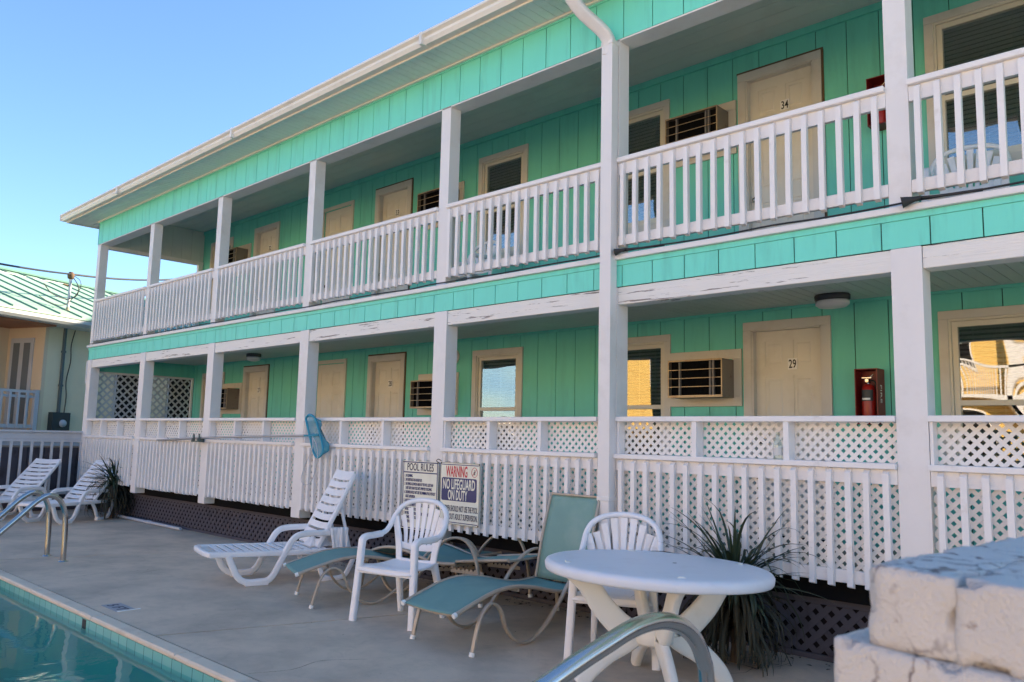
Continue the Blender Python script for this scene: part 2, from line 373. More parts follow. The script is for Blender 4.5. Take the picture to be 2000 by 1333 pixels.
# narrow hairline crack near the tall plant
ck = MB(); pts = [(1.44, -.92), (1.47, -.74), (1.43, -.60), (1.52, -.45), (1.50, -.31), (1.60, -.16), (1.62, .0)]
for a, b in zip(pts[:-1], pts[1:]):
    ck.add([(a[0]-.002, a[1], .0015), (a[0]+.002, a[1], .0015), (b[0]+.002, b[1], .0015), (b[0]-.002, b[1], .0015)], [(0, 1, 2, 3)])
tag(ck.build('deck_crack', M['stem']), kind='structure')
for nm_, pts in (('deck_crack', [(-4.9, -2.86), (-4.82, -2.5), (-4.9, -2.2), (-4.72, -1.9), (-4.75, -1.6)]), ('deck_crack', [(-8.7, -2.3), (-8.45, -1.9), (-8.5, -1.4), (-8.2, -1.0), (-8.22, -.5)]), ('deck_crack', [(-.6, -2.85), (-.5, -2.6), (-.55, -2.35), (-.38, -2.1)])):
    ck = MB(); P = cr([(x, y, .0012) for x, y in pts], 5)
    for a, b in zip(P[:-1], P[1:]):
        w_ = random.uniform(.0012, .0026); ck.add([(a.x-w_, a.y, .0012), (a.x+w_, a.y, .0012), (b.x+w_, b.y, .0012), (b.x-w_, b.y, .0012)], [(0, 1, 2, 3)])
    tag(ck.build(nm_, M['stem']), kind='structure')
# coping
cp = MB(); x = PX0
while x < PX1+.2:
    x2 = min(x+1.52, PX1+.19); cp.box(x+.004, x2-.002, PY1-.012, DY0-.012, -.034, .006, .012); x = x+1.52
    if x2 > PX1: break
cp.box(PX1-.02, PX1+.15, PY0, PY1-.025, -.034, .006, .012); cp.box(PX0-.19, PX0+.02, PY0, PY1-.025, -.034, .006, .012)
tag(cp.build('pool_coping', M['coping']), kind='structure')
bs = MB(); x0, x1, y0, y1 = PX0, PX1, PY0, PY1
bs.add([(x0, y0, -1.2), (x1, y0, -1.2), (x1, y1, -1.2), (x0, y1, -1.2), (x0, y0, -.13), (x1, y0, -.13), (x1, y1, -.13), (x0, y1, -.13)],
       [(0, 1, 2, 3), (0, 4, 5, 1), (1, 5, 6, 2), (2, 6, 7, 3), (3, 7, 4, 0)])
tag(bs.build('pool_basin', M['basin']), kind='structure')
tb = MB(); tb.box(x0, x1, y1, y1+.02, -.135, -.035); tb.box(x1, x1+.02, y0, y1, -.135, -.035); tb.box(x0-.02, x0, y0, y1, -.135, -.035); tb.box(x0, x1, y0-.02, y0, -.135, -.035)
tag(tb.build('waterline_tiles', M['tile']), kind='structure')
bt = MB(); bt.box(-3.03, -2.955, y1-.004, y1+.001, -.115, -.042); tag(bt.build('black_depth_tile', M['black']), kind='structure')
wt = MB(); wt.add([(x0+.001, y0+.001, -.098), (x1-.001, y0+.001, -.098), (x1-.001, y1-.001, -.098), (x0+.001, y1-.001, -.098)], [(0, 1, 2, 3)])
tag(wt.build('water', M['water']), kind='structure')
# worn depth marker set in the deck, lettering read from the water side
mk = thing('depth_marker', 'worn flat depth marker tile with faded black lettering on the deck beside the coping', 'pool marker', (-3.08, -2.70, 0))
b = MB(); b.box(-.17, .17, -.075, .085, .0005, .003); b.build('plate', mat('faded_marker', (.34, .34, .36), .6), mk)
b = MB(); text_mb('5 FT', 0, 0, .13, 0, mb=b, maxw=-.27, xf=lambda a, c, e: (a, c-.045, .0045+e)); b.build('lettering', M['ink'], mk)
b = MB(); b.box(.16, .18, -.07, .12, .0005, .0048); b.build('edge_strip', M['whiteplate'], mk)

# ---------------------------------------------------------------- the motel
HX0, HX1 = -12.23, 7.6; D = 2.07
motel = thing('motel_building', 'two storey turquoise motel with white balcony railings and rows of beige doors', 'building', (-2, 3, 0))
PXS = [-12.23, -9.785, -7.34, -4.83, -2.235, -.06, 2.372, 4.82, 7.3]
def B(mb, name, m, parent=motel, bevel=0.): return mb.build(name, m, parent, True, bevel)
Z_LF, Z_UF = .60, 3.09
# siding with real grooves, cut round the openings
def siding(mb, gv, x0, x1, z0, z1, y, openings=(), phase=.126, step=.305, gap=.0085, th=.02, ax='x'):
    k = math.floor((x0-phase)/step)
    while phase+k*step < x1:
        a = max(x0, phase+k*step+gap/2); b = min(x1, phase+(k+1)*step-gap/2); k += 1
        if b-a < .003: continue
        xs = sorted({a, b, *[v for o in openings for v in (o[0], o[1]) if a < v < b]})
        for p, q in zip(xs[:-1], xs[1:]):
            zs = [(z0, z1)]
            for o in openings:
                if o[0] < q-1e-6 and o[1] > p+1e-6:
                    nz = []
                    for s0, s1 in zs:
                        if o[3] <= s0 or o[2] >= s1: nz.append((s0, s1)); continue
                        if o[2] > s0: nz.append((s0, o[2]))
                        if o[3] < s1: nz.append((o[3], s1))
                    zs = nz
            for s0, s1 in zs:
                if ax == 'x': mb.box(p, q, y, y+th, s0, s1)
                else: mb.box(y, y+th, p, q, s0, s1)
    xs = sorted({x0, x1, *[v for o in openings for v in (o[0], o[1]) if x0 < v < x1]})
    for p, q in zip(xs[:-1], xs[1:]):
        zs = [(z0, z1)]
        for o in openings:
            if o[0] < q-1e-6 and o[1] > p+1e-6:
                nz = []
                for s0, s1 in zs:
                    if o[3] <= s0 or o[2] >= s1: nz.append((s0, s1)); continue
                    if o[2] > s0: nz.append((s0, o[2]))
                    if o[3] < s1: nz.append((o[3], s1))
                zs = nz
        for s0, s1 in zs:
            if ax == 'x': gv.box(p, q, y+th*.45, y+th+.03, s0, s1)
            else: gv.box(y+th*.45, y+th+.03, p, q, s0, s1)
# openings: windows and doors (x0, x1 of the outer trim)
WINL = [-11.79, -3.80, -1.58, 2.07]; WINU = [-11.79, -3.78, -1.59, 2.05]
DOORL = [(-10.10, '27'), (-6.17, '28'), (.224, '29')]; DOORU = [(-10.0, '32'), (-6.16, '33'), (.194, '34')]
MIDD = -7.68
opL = [(a+.07, a+.86, 1.25, 2.60) for a in WINL]+[(a+.09, a+.813, Z_LF, 2.645) for a, _ in DOORL]+[(MIDD+.07, MIDD+.85, Z_LF, 2.66)]
opU = [(a+.07, a+.86, 3.98, 5.33) for a in WINU]+[(a+.09, a+.813, Z_UF, 5.33) for a, _ in DOORU]+[(MIDD+.07, MIDD+.85, Z_UF, 5.31)]
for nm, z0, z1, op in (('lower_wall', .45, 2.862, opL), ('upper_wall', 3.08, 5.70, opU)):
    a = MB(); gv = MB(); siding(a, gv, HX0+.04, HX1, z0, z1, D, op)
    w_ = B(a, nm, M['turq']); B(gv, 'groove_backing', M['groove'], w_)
a = MB(); a.box(HX0+.05, HX1, 2.04, D, 5.63, 5.70); a.box(HX0+.05, HX1, 2.045, D, 2.835, 2.862); B(a, 'wall_top_moulding', M['turq'])
# body behind
a = MB(); gv = MB(); siding(a, gv, D+.02, 9.0, .3, 5.7, HX0+.04, (), ax='y'); w_ = B(a, 'end_wall', M['turq']); B(gv, 'groove_backing', M['groove'], w_)
a = MB(); a.box(HX0+.1, HX1, 2.9, 9.0, .2, 5.75); a.box(HX0+.1, HX1, 2.45, 2.9, 2.70, 3.90); a.box(HX0+.1, HX1, 2.12, 2.9, 5.40, 5.72); a.box(HX1-.1, HX1, 2.1, 9, .2, 5.7); B(a, 'building_body', M['dark'])
# windows
def window(x0, zt, parent=motel, zb=None):
    x1 = x0+.93; zb = zt-1.50
    f = MB(); t = .075
    f.box(x0, x1, D-.022, D+.0, zt-t, zt, .004); f.box(x0, x1, D-.022, D, zb, zb+t, .004)
    f.box(x0, x0+t, D-.022, D, zb+t, zt-t, .004); f.box(x1-t, x1, D-.022, D, zb+t, zt-t, .004)
    fr = B(f, 'window', M['trim'])
    i = MB(); a0, a1, b0, b1 = x0+t, x1-t, zb+t, zt-t
    for yy, q0, q1, r0, r1 in ((D-.008, a0, a1, b0, b1), (D+.012, a0+.022, a1-.022, b0+.022, b1-.022)):
        s_ = .02 if yy < D else .045
        i.box(q0, q1, yy, yy+.05, r1-s_, r1); i.box(q0, q1, yy, yy+.05, r0, r0+s_); i.box(q0, q0+s_, yy, yy+.05, r0+s_, r1-s_); i.box(q1-s_, q1, yy, yy+.05, r0+s_, r1-s_)
    zm = zb+.68; i.box(a0+.067, a1-.067, D+.008, D+.05, zm, zm+.045)
    B(i, 'sash', M['sash'], fr)
    gl = MB(); gl.box(a0+.06, a1-.06, D+.026, D+.030, zm+.03, b1-.05); B(gl, 'upper_pane', M['glass'], fr)
    gl = MB(); gl.box(a0+.06, a1-.06, D+.040, D+.044, b0+.05, zm+.01); B(gl, 'lower_pane', M['glass'], fr)
    bl = MB(); z = b0+.06
    while z < b1-.06:
        ang = R(35); c, s2 = .0175*math.cos(ang), .0175*math.sin(ang)
        bl.prism([(a0+.03, D+.085-c, z+s2), (a0+.03, D+.087-c, z+s2), (a0+.03, D+.087+c, z-s2), (a0+.03, D+.085+c, z-s2)], (a1-a0-.06, 0, 0)); z += .042
    for q in (.22, .5, .78):
        xx = a0+(a1-a0)*q; bl.box(xx-.002, xx+.002, D+.066, D+.069, b0+.05, b1-.05)
    B(bl, 'blind', M['blind'], fr)
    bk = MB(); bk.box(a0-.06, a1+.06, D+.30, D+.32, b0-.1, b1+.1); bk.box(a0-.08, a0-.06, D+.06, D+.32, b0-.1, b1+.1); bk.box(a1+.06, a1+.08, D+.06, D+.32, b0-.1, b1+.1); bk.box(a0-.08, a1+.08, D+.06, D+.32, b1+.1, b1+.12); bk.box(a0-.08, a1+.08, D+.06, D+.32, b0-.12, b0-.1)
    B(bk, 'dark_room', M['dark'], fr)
for a in WINL: window(a, 2.682)
for a in WINU: window(a, 5.405)
# doors
def panelled(mb, x0, x1, z0, z1, y):
    w_ = x1-x0; h = z1-z0; st = .115*w_/.78; mid = .10*w_/.78
    zr = [(0, .20), (.20+.0, 0)]
    # stiles / rails around six recessed fields (fractions of a 2.03 m door)
    fz = [(.245, .80), (.93, 1.56), (1.655, 1.915)]
    k = h/2.03; fx = [(x0+st, x0+w_/2-mid/2), (x0+w_/2+mid/2, x1-st)]
    mb.box(x0, x1, y+.007, y+.04, z0, z1)
    zc = z0
    for a, b in fz:
        mb.box(x0, x1, y, y+.008, zc, z0+a*k); zc = z0+b*k
        mb.box(x0, fx[0][0], y, y+.008, z0+a*k, z0+b*k); mb.box(fx[0][1], fx[1][0], y, y+.008, z0+a*k, z0+b*k); mb.box(fx[1][1], x1, y, y+.008, z0+a*k, z0+b*k)
        for p, q in fx:
            i = .028; P = [(p+i, z0+a*k+i), (q-i, z0+a*k+i), (q-i, z0+b*k-i), (p+i, z0+b*k-i)]; j = .018
            Q = [(p+i+j, z0+a*k+i+j), (q-i-j, z0+a*k+i+j), (q-i-j, z0+b*k-i-j), (p+i+j, z0+b*k-i-j)]
            V = [(u, y+.0075, v) for u, v in P]+[(u, y+.001, v) for u, v in Q]
            mb.add(V, [(4, 5, 6, 7), (0, 1, 5, 4), (1, 2, 6, 5), (2, 3, 7, 6), (3, 0, 4, 7)])
    mb.box(x0, x1, y, y+.008, zc, z1)
def door(x0, num, zf, zt, brown_part, knob_left=True):
    x1 = x0+.903; t = .088
    sl = MB(); panelled(sl, x0+.095, x1-.095, zf+.015, zt-.085, D+.055); dr = B(sl, 'door', M['beige'])
    f = MB()
    f.box(x0, x1, D-.024, D, zt-t, zt, .004); f.box(x0, x0+t, D-.024, D, zf, zt-t, .004); f.box(x1-t, x1, D-.024, D, zf, zt-t, .004)
    f.box(x0+t, x0+t+.018, D-.015, D+.10, zf, zt-t); f.box(x1-t-.018, x1-t, D-.015, D+.10, zf, zt-t); f.box(x0+t, x1-t, D-.015, D+.10, zt-t-.012, zt-t+.01)
    B(f, 'door_frame', M['trim'], dr)
    if brown_part:
        s_ = MB(); s_.box(x0-.014, x1+.018, D-.012, D-.001, zt, zt+.022); s_.box(x1, x1+.022, D-.012, D-.001, zf, zt); B(s_, 'brown_edge', M['brown_part'], dr)  # thin brown strip along the top and right of the frame
    kx = x0+.165 if knob_left else x1-.165; k = MB()
    k.lathe([(.0, 0), (.026, .002), (.028, .02), (.018, .03), (.011, .034), (.011, .055), (.03, .056)], 0, 0, 14)
    k.v = [Vector((kx+p.x, D+.055-.06+p.z, zf+.93+p.y)) for p in k.v]; B(k, 'knob', M['chrome'], dr)
    if num:
        nx = x0+.49; nz = zt-.44; n = MB(); n.box(nx-.048, nx+.048, D+.049, D+.056, nz-.055, nz+.055); B(n, 'number_plate', M['whiteplate'], dr)
        n = MB(); text_mb(num, nx, nz-.040, .118, D+.0475, maxw=-.076, mb=n, bold=.0015); B(n, 'number', M['blackink'], dr)
    return dr
for x, n in DOORL: door(x, n, Z_LF, 2.735, n != '29')
for x, n in DOORU: door(x, n, Z_UF, 5.42, n != '32')
def plain_door(x0, zf, zt):
    sl = MB(); panelled(sl, x0+.06, x0+.86, zf+.015, zt-.06, D+.012); dr = B(sl, 'door', M['beige'])
    f = MB(); f.box(x0, x0+.92, D-.024, D+.02, zt-.06, zt, .004); f.box(x0, x0+.06, D-.024, D+.02, zf, zt-.06, .004); f.box(x0+.86, x0+.92, D-.024, D+.02, zf, zt-.06, .004)
    B(f, 'door_frame', M['sash'], dr)
    k = MB(); k.tube([(x0+.14, D-.04, zf+.92), (x0+.14, D+.02, zf+.92)], .022, 10); B(k, 'knob', M['brown_part'], dr)
plain_door(MIDD, Z_LF, 2.73); plain_door(MIDD, Z_UF, 5.38)
# floors, ceilings, fascias, beams
a = MB(); a.box(HX0+.05, HX1, .16, D+.05, .57, Z_LF); B(a, 'lower_floor', M['floor'])
a = MB(); a.box(HX0+.06, HX1, .15, .20, .44, .57); a.box(HX0+.06, HX1, .20, D, .50, .57); B(a, 'floor_rim_shade', M['dark'])  # near-black rim stands in for the shade below the walkway floor
a = MB(); a.box(HX0, HX1, -.01, D+.03, 3.03, Z_UF-.01); B(a, 'upper_floor', M['floor'])
def planks(mb, x0, x1, y0, y1, z, step, gap=.006, th=.012, along='y'):
    if along == 'y':
        x = x0
        while x < x1: mb.box(x, min(x+step-gap, x1), y0, y1, z, z+th); x += step
    else:
        y = y0
        while y < y1: mb.box(x0, x1, y, min(y+step-gap, y1), z, z+th); y += step
    mb.box(x0, x1, y0, y1, z+th*.6, z+th+.01)
a = MB(); planks(a, HX0+.1, HX1, .19, D, 2.862, .105); B(a, 'lower_ceiling', M['ceil'])
a = MB(); planks(a, HX0+.1, HX1, .21, D, 5.70, .20, .004, along='x'); B(a, 'upper_ceiling', M['ceil'])
def fascia(z0, z1, zt, nm):
    a = MB(); gv = MB(); siding(a, gv, HX0-.015, HX1, z0, z1, -.005, (), phase=.182, th=.018)
    w_ = B(a, nm, M['turqf']); gv2 = B(gv, 'groove_backing', M['groove'], w_)
    b = MB(); b.box(HX0-.02, HX1, -.012, .02, z1+.002, zt); B(b, 'top_band', M['turqf'], w_)
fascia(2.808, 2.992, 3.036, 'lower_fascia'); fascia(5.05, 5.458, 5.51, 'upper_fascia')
a = MB(); gv = MB(); siding(a, gv, 0.05, D-.03, 5.045, 5.70, HX0+.01, (), ax='y', phase=0); w_ = B(a, 'gable_panel', M['soffit']); B(gv, 'groove_backing', M['dark'], w_)
a = MB(); gv = MB(); siding(a, gv, 0.15, D-.005, 5.05, 5.70, HX0+.062, (), ax='y', phase=.05, step=.2); a = MB(); a.box(HX0+.062, HX0+.08, .05, D-.005, 5.05, 5.70); y = .16
while y < D-.02: a.box(HX0+.08, HX0+.088, y, min(y+.20, D-.005), 5.05, 5.70); y += .205
B(a, 'inner_gable_panel', M['ceil'])
a = MB(); a.prism([(HX0+.03, -.02, 5.515), (HX0+.03, 4.4, 7.25), (HX0+.03, 9.1, 5.515)], (.03, 0, 0)); B(a, 'gable', M['turqf'])
a = MB(); a.box(HX0-.015, HX0+.005, -.005, D+4, 5.05, 5.51); a.box(HX0-.015, HX0+.005, -.005, D+4, 2.808, 3.036); B(a, 'end_fascia', M['turqf'])
a = MB(); a.box(HX0+.006, HX0+.12, .05, D-.01, 4.98, 5.045); a.box(HX0+.02, HX0+.11, D-.10, D-.01, 3.1, 4.98); B(a, 'end_beam', M['white'])
a = MB(); a.box(HX0+.03, HX0+.05, .15, D, 2.60, 2.855); B(a, 'end_frieze', M['turq'])
a = MB(); a.box(HX0-.02, HX1, -.045, -.008, 3.038, 3.083, .004); B(a, 'deck_edge_strip', M['white'])
a = MB(); a.box(HX0, HX1, -.0, .205, 5.035, 5.049); B(a, 'upper_beam', M['white'])
a = MB(); a.box(HX0, HX1, .19, .205, 5.049, 5.70); B(a, 'upper_beam_back', M['ceil'])
# beams between the posts (lower): paint peeling
for i in range(len(PXS)-1):
    a = MB(); a.box(PXS[i]+.197, PXS[i+1]-.004, .004, .15, 2.654, 2.803, .004); B(a, 'beam', M['peel'])
a = MB(); a.box(HX0, HX1, .16, .185, 2.66, 2.87); a.box(HX0, HX1, .02, .16, 2.81, 3.03); B(a, 'beam_backing', M['ceil'])
# posts
for i, x in enumerate(PXS):
    a = MB(); zb = .47 if i < 5 else .42
    a.box(x, x+.193, -.008, .15, zb, 2.806, .006); B(a, 'lower_post', M['white'])
    a = MB(); xo = x+.05 if i == 5 else x; a.box(xo+.0, xo+.145, -.0, .145, 3.086, 5.049, .005); B(a, 'upper_post', M['white'])
a = MB(); a.box(HX0-.03, HX0-.008, -.02, .1, 2.36, 2.79); B(a, 'corner_trim_board', M['white'])
# railings
for i in range(len(PXS)-1):
    x0, x1 = PXS[i]+.197, PXS[i+1]-.003; bay = x1-x0
    a = MB()
    a.box(x0, x1, -.030, .105, 1.660, 1.700, .004); a.box(x0, x1, -.050, .105, 1.352, 1.391, .004)
    a.box(x0, x1, -.008, .030, 1.255, 1.350); a.box(x0, x1, -.008, .030, .592, .678, .004)
    for t in (1/3., 2/3.): xx = x0+bay*t; a.box(xx-.02, xx+.02, -.020, .085, 1.391, 1.660)
    a.box(x0, x0+.02, .0, .085, 1.391, 1.66); rl = B(a, 'lower_railing', M['rail'])
    b = MB(); n = round(bay/.1245); st = bay/n
    for k in range(n):
        xx = x0+st*(k+.5)+random.uniform(-.004, .004); w2 = .019; lo = .566+random.uniform(-.006, .006)
        e_ = random.uniform(-.005, .005); b.prism([(xx-w2+e_, -.047, lo+.012), (xx-w2+e_, -.009, lo), (xx-w2, -.009, 1.350), (xx-w2, -.047, 1.322)], (2*w2, 0, 0))
    B(b, 'balusters', M['rail'], rl)
    lt = MB(); lattice(lt, x0, x1, 1.392, 1.659, lambda u, v: (u, .088, v), (0, 1, 0), phase=.02); B(lt, 'upper_lattice_panel', M['lattice'], rl)
    lt = MB(); lattice(lt, x0, x1, .640, 1.30, lambda u, v: (u, .032, v), (0, 1, 0), phase=.03); B(lt, 'lower_lattice_panel', M['lattice'], rl)
for i in range(len(PXS)-1):
    x0 = PXS[i]+(.197 if i == 5 else .148); x1 = PXS[i+1]+(.047 if i == 4 else -.002); bay = x1-x0
    a = MB(); a.box(x0, x1, -.035, .075, 3.905, 3.947, .005); a.box(x0, x1, .0, .038, 3.80, 3.904); a.box(x0, x1, .0, .038, 3.170, 3.258, .004)
    rl = B(a, 'upper_railing', M['rail']); b = MB(); n = round(bay/.1215); st = bay/n
    for k in range(n):
        xx = x0+st*(k+.5)+random.uniform(-.003, .003); w2 = .019; lo = 3.145+random.uniform(-.005, .005)
        e_ = random.uniform(-.004, .004); b.prism([(xx-w2+e_, -.039, lo+.012), (xx-w2+e_, -.001, lo), (xx-w2, -.001, 3.903), (xx-w2, -.039, 3.878)], (2*w2, 0, 0))
    B(b, 'balusters', M['rail'], rl)
a = MB(); a.box(HX0+.03, HX0+.10, .148, D-.1, 3.905, 3.945); a.box(HX0+.045, HX0+.085, .148, D-.1, 3.17, 3.26)
for k in range(15): y = .21+k*.12; a.box(HX0+.01, HX0+.045, y-.019, y+.019, 3.15, 3.905)
B(a, 'end_railing', M['rail'])
a = MB(); a.box(HX0+.03, HX0+.07, .15, D-.02, 2.56, 2.60); a.box(HX0+.03, HX0+.07, .95, 1.0, .6, 2.56); a.box(HX0+.03, HX0+.07, D-.06, D-.02, .6, 2.56)
lt = B(a, 'end_screen', M['white']); b = MB()
lattice(b, .15, D-.06, .62, 2.56, lambda u, v: (HX0+.04, u, v), (1, 0, 0), pitch=.105, slat=.034); B(b, 'lattice_panel', M['greyrail'], lt)
# eaves
a = MB(); planks(a, HX0-.52, HX1, -.40, -.013, 5.50, .105, .007); B(a, 'eave_soffit', M['soffit'])
a = MB(); planks(a, HX0-.52, HX0-.02, -.0, 9.2, 5.50, .105, .007, along='x'); B(a, 'end_soffit', M['soffit'])
a = MB(); a.box(HX0-.54, HX1, -.425, -.40, 5.485, 5.64); a.box(HX0-.56, HX0-.54, -.425, 9.2, 5.485, 5.64); a.box(HX0-.02, HX1, -.04, -.013, 5.478, 5.499); B(a, 'eave_fascia', M['gutter'])
gp = [(-.425, 5.505), (-.50, 5.505), (-.525, 5.545), (-.515, 5.58), (-.55, 5.60), (-.55, 5.625), (-.535, 5.625), (-.535, 5.61), (-.50, 5.585), (-.508, 5.545), (-.49, 5.52), (-.44, 5.52), (-.44, 5.60), (-.425, 5.60)]
a = MB(); a.prism([(HX0-.58, y, z) for y, z in gp], (HX1-HX0+.58, 0, 0)); a.box(HX0-.585, HX0-.578, -.54, -.42, 5.51, 5.62)
for k in range(5): a.box(-10+k*4.0, -9.96+k*4.0, -.553, -.42, 5.50, 5.63)
B(a, 'gutter', M['gutter'])
a = MB(); a.prism([(HX0-.56, -.44, 5.64), (HX0-.56, 4.4, 7.3), (HX0-.56, 9.3, 5.64), (HX0-.56, 9.3, 5.70), (HX0-.56, 4.4, 7.38), (HX0-.56, -.44, 5.70)], (HX1-HX0+.6, 0, 0)); B(a, 'roof', M['roof'])
# downspout
ds = MB(); dsx = .072
ds.bar(cr([(-.13, -.47, 5.52), (-.125, -.45, 5.44), (-.06, -.30, 5.26), (.05, -.13, 5.10), (dsx, -.065, 5.0), (dsx, -.058, 4.9)], 6), .115, .085, (1, .3, 0))
ds.box(dsx-.058, dsx+.058, -.10, -.012, .88, 5.03, .008)
for z in (5.0, 1.02): ds.box(dsx-.063, dsx+.063, -.105, -.01, z-.018, z+.018, .003)
ds.bar([(dsx, -.058, .90), (dsx, -.07, .78), (dsx, -.12, .60), (dsx, -.125, .2)], .115, .08, (1, 0, 0))
B(ds, 'downspout', M['white'])
# skirting below the walkway
a = MB(); a.box(HX0+.1, HX1, .262, .30, 0, .42); a.box(HX0+.1, HX1, .30, 8.9, -.02, .012); B(a, 'skirt_backing', M['skirtback'])  # dark backing and ground sheet imitate the unlit crawl space
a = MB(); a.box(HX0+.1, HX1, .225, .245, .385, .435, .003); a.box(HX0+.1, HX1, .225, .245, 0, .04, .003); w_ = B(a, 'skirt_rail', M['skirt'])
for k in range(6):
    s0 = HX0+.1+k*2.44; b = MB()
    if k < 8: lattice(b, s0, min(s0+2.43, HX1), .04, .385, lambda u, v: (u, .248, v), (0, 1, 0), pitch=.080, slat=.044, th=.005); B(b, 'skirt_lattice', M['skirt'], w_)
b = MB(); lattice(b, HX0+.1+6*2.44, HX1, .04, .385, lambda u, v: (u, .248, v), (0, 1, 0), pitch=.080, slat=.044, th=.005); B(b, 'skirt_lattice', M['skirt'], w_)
a = MB(); a.box(HX0+.12, HX1, 1.0, 1.1, 0, .46); B(a, 'crawl_space_shade', M['dark'])  # near-black sheet imitating the shaded depth under the walkway

# ---------------------------------------------------------------- things fixed to the motel
def ac_unit(x0, zt, label):
    # x0 = left edge of the mounting board, zt its top
    t = thing('air_conditioner', label, 'air conditioner', (x0+.425, D-.02, zt-.59), 0, 'wall air conditioners along both walkways')
    a = MB(); W, H = .85, .59
    for p, q, r, s_ in ((x0, x0+W, zt-.10, zt), (x0, x0+W, zt-H, zt-H+.10), (x0, x0+.10, zt-H+.10, zt-.10), (x0+W-.10, x0+W, zt-H+.10, zt-.10)):
        a.box(p, q, D-.024, D-.001, r, s_, .004)
    B(a, 'mounting_board', M['trim'], t)
    u0, u1, v0, v1, yf = x0+.13, x0+.765, zt-.505, zt-.115, D-.265
    a = MB(); th = .010
    a.box(u0, u1, yf, D-.0245, v1-th, v1); a.box(u0, u1, yf, D-.0245, v0, v0+th); a.box(u0, u0+th, yf, D-.0245, v0+th, v1-th); a.box(u1-th, u1, yf, D-.0245, v0+th, v1-th)
    cs = B(a, 'casing', M['acbody'], t)
    a = MB(); e = .006
    a.box(u0-.002, u1+.002, yf-e, yf-.0005, v1-.014, v1+.002); a.box(u0-.002, u1+.002, yf-e, yf-.0005, v0-.002, v0+.022); a.box(u0-.002, u0+.010, yf-e, yf-.0005, v0+.022, v1-.014); a.box(u1-.010, u1+.002, yf-e, yf-.0005, v0+.022, v1-.014)
    for k in (1, 2, 3): z = v0+.022+(v1-v0-.036)*k/4; a.box(u0+.01, u1-.01, yf-e, yf-.001, z-.0035, z+.0035)
    B(a, 'grille', M['acbar'], t)
    a = MB(); a.box(u0+.012, u1-.012, yf+.05, yf+.06, v0+.012, v1-.012)
    for k in range(40): xx = u0+.02+k*(u1-u0-.04)/40; a.box(xx, xx+.003, yf+.045, yf+.05, v0+.02, v1-.02)
    B(a, 'condenser_fins', M['acfin'], t)
    for xx in (u0+.115, u1-.16, u1-.125): a = MB(); a.box(xx, xx+.020, yf+.02, yf+.044, v0+.012, v1-.012); B(a, 'support_strap', M['strap'], t)
    return t
for x, z, l in ((-10.97, 2.445, 'rusty beige air conditioner left of door 27, farthest one on the ground floor'),
                (-4.93, 2.40, 'rusty air conditioner between door 28 and the ground floor window reflecting blue sky'),
                (-.649, 2.47, 'large rusty air conditioner left of door 29 on the ground floor'),
                (-10.97, 5.16, 'air conditioner left of door 32 on the upper walkway, partly behind a post'),
                (-4.93, 5.145, 'air conditioner right of door 33 on the upper walkway, cut by a post'),
                (-.68, 5.156, 'air conditioner left of door 34 on the upper walkway')): ac_unit(x, z, l)
def extinguisher(x0, zt, h, label):
    t = thing('fire_extinguisher_cabinet', label, 'fire extinguisher', (x0+.1, D-.1, zt-h), 0, 'red fire extinguisher cabinets on the green wall')
    W = .20; y0 = D-.185; a = MB()
    a.box(x0, x0+W, D-.012, D-.001, zt-h, zt); a.box(x0, x0+.008, y0, D-.012, zt-h, zt); a.box(x0+W-.008, x0+W, y0, D-.012, zt-h, zt); a.box(x0+.008, x0+W-.008, y0, D-.012, zt-.008, zt); a.box(x0+.008, x0+W-.008, y0, D-.012, zt-h, zt-h+.008)
    B(a, 'cabinet', M['reddark'], t)
    cx, cy = x0+.095, D-.105; a = MB(); zb = zt-h+.01
    a.lathe([(.0, zb), (.056, zb), (.06, zb+.02), (.06, zb+h-.20), (.05, zb+h-.165), (.022, zb+h-.145), (.0, zb+h-.14)], cx, cy, 20); tk = B(a, 'extinguisher', M['red'], t)
    a = MB(); a.lathe([(.017, zb+h-.15), (.017, zb+h-.10), (.0, zb+h-.098)], cx, cy, 12); a.tube([(cx, cy-.02, zb+h-.115), (cx, cy-.045, zb+h-.115)], .016, 12)
    a.box(cx-.055, cx+.03, cy-.012, cy+.006, zb+h-.092, zb+h-.084); a.tube([(cx, cy, zb+h-.10), (cx+.05, cy-.01, zb+h-.055)], .006, 8); B(a, 'valve', M['chrome'], tk)
    a = MB(); a.tube(cr([(cx+.01, cy, zb+h-.11), (cx+.06, cy-.01, zb+h-.13), (cx+.075, cy-.01, zb+h-.22), (cx+.07, cy-.01, zb+.12)]), .007, 8); B(a, 'hose', M['black'], tk)
    a = MB()
    def ring_(r, q0, q1, z0, z1):
        P = []
        for k in range(9): q = R(q0+(q1-q0)*k/8); P.append((cx+r*math.cos(q), cy+r*math.sin(q)))
        a.add([(p[0], p[1], z) for z in (z0, z1) for p in P], [(i, i+1, i+10, i+9) for i in range(8)])
    ring_(.0615, 215, 325, zb+h*.40, zb+h*.60); B(a, 'label_plate', M['meter'], tk)
    a = MB(); ring_(.0622, 225, 300, zb+h*.42, zb+h*.455); B(a, 'label_band', M['whiteplate'], tk)
    a = MB(); text_mb('FIRE', 0, 0, .05, 0, mb=a, maxw=-.16, xf=lambda p, q, r: (x0+W+.0012+r, D-.115+q*1.0, zt-h*.45-p))
    B(a, 'side_lettering', M['whiteplate'], t)
extinguisher(1.40, 2.195, .50, 'red fire extinguisher in a dark red cabinet right of door 29, ground floor')
extinguisher(1.585, 4.90, .46, 'red fire extinguisher cabinet on the upper walkway, half hidden by a post')
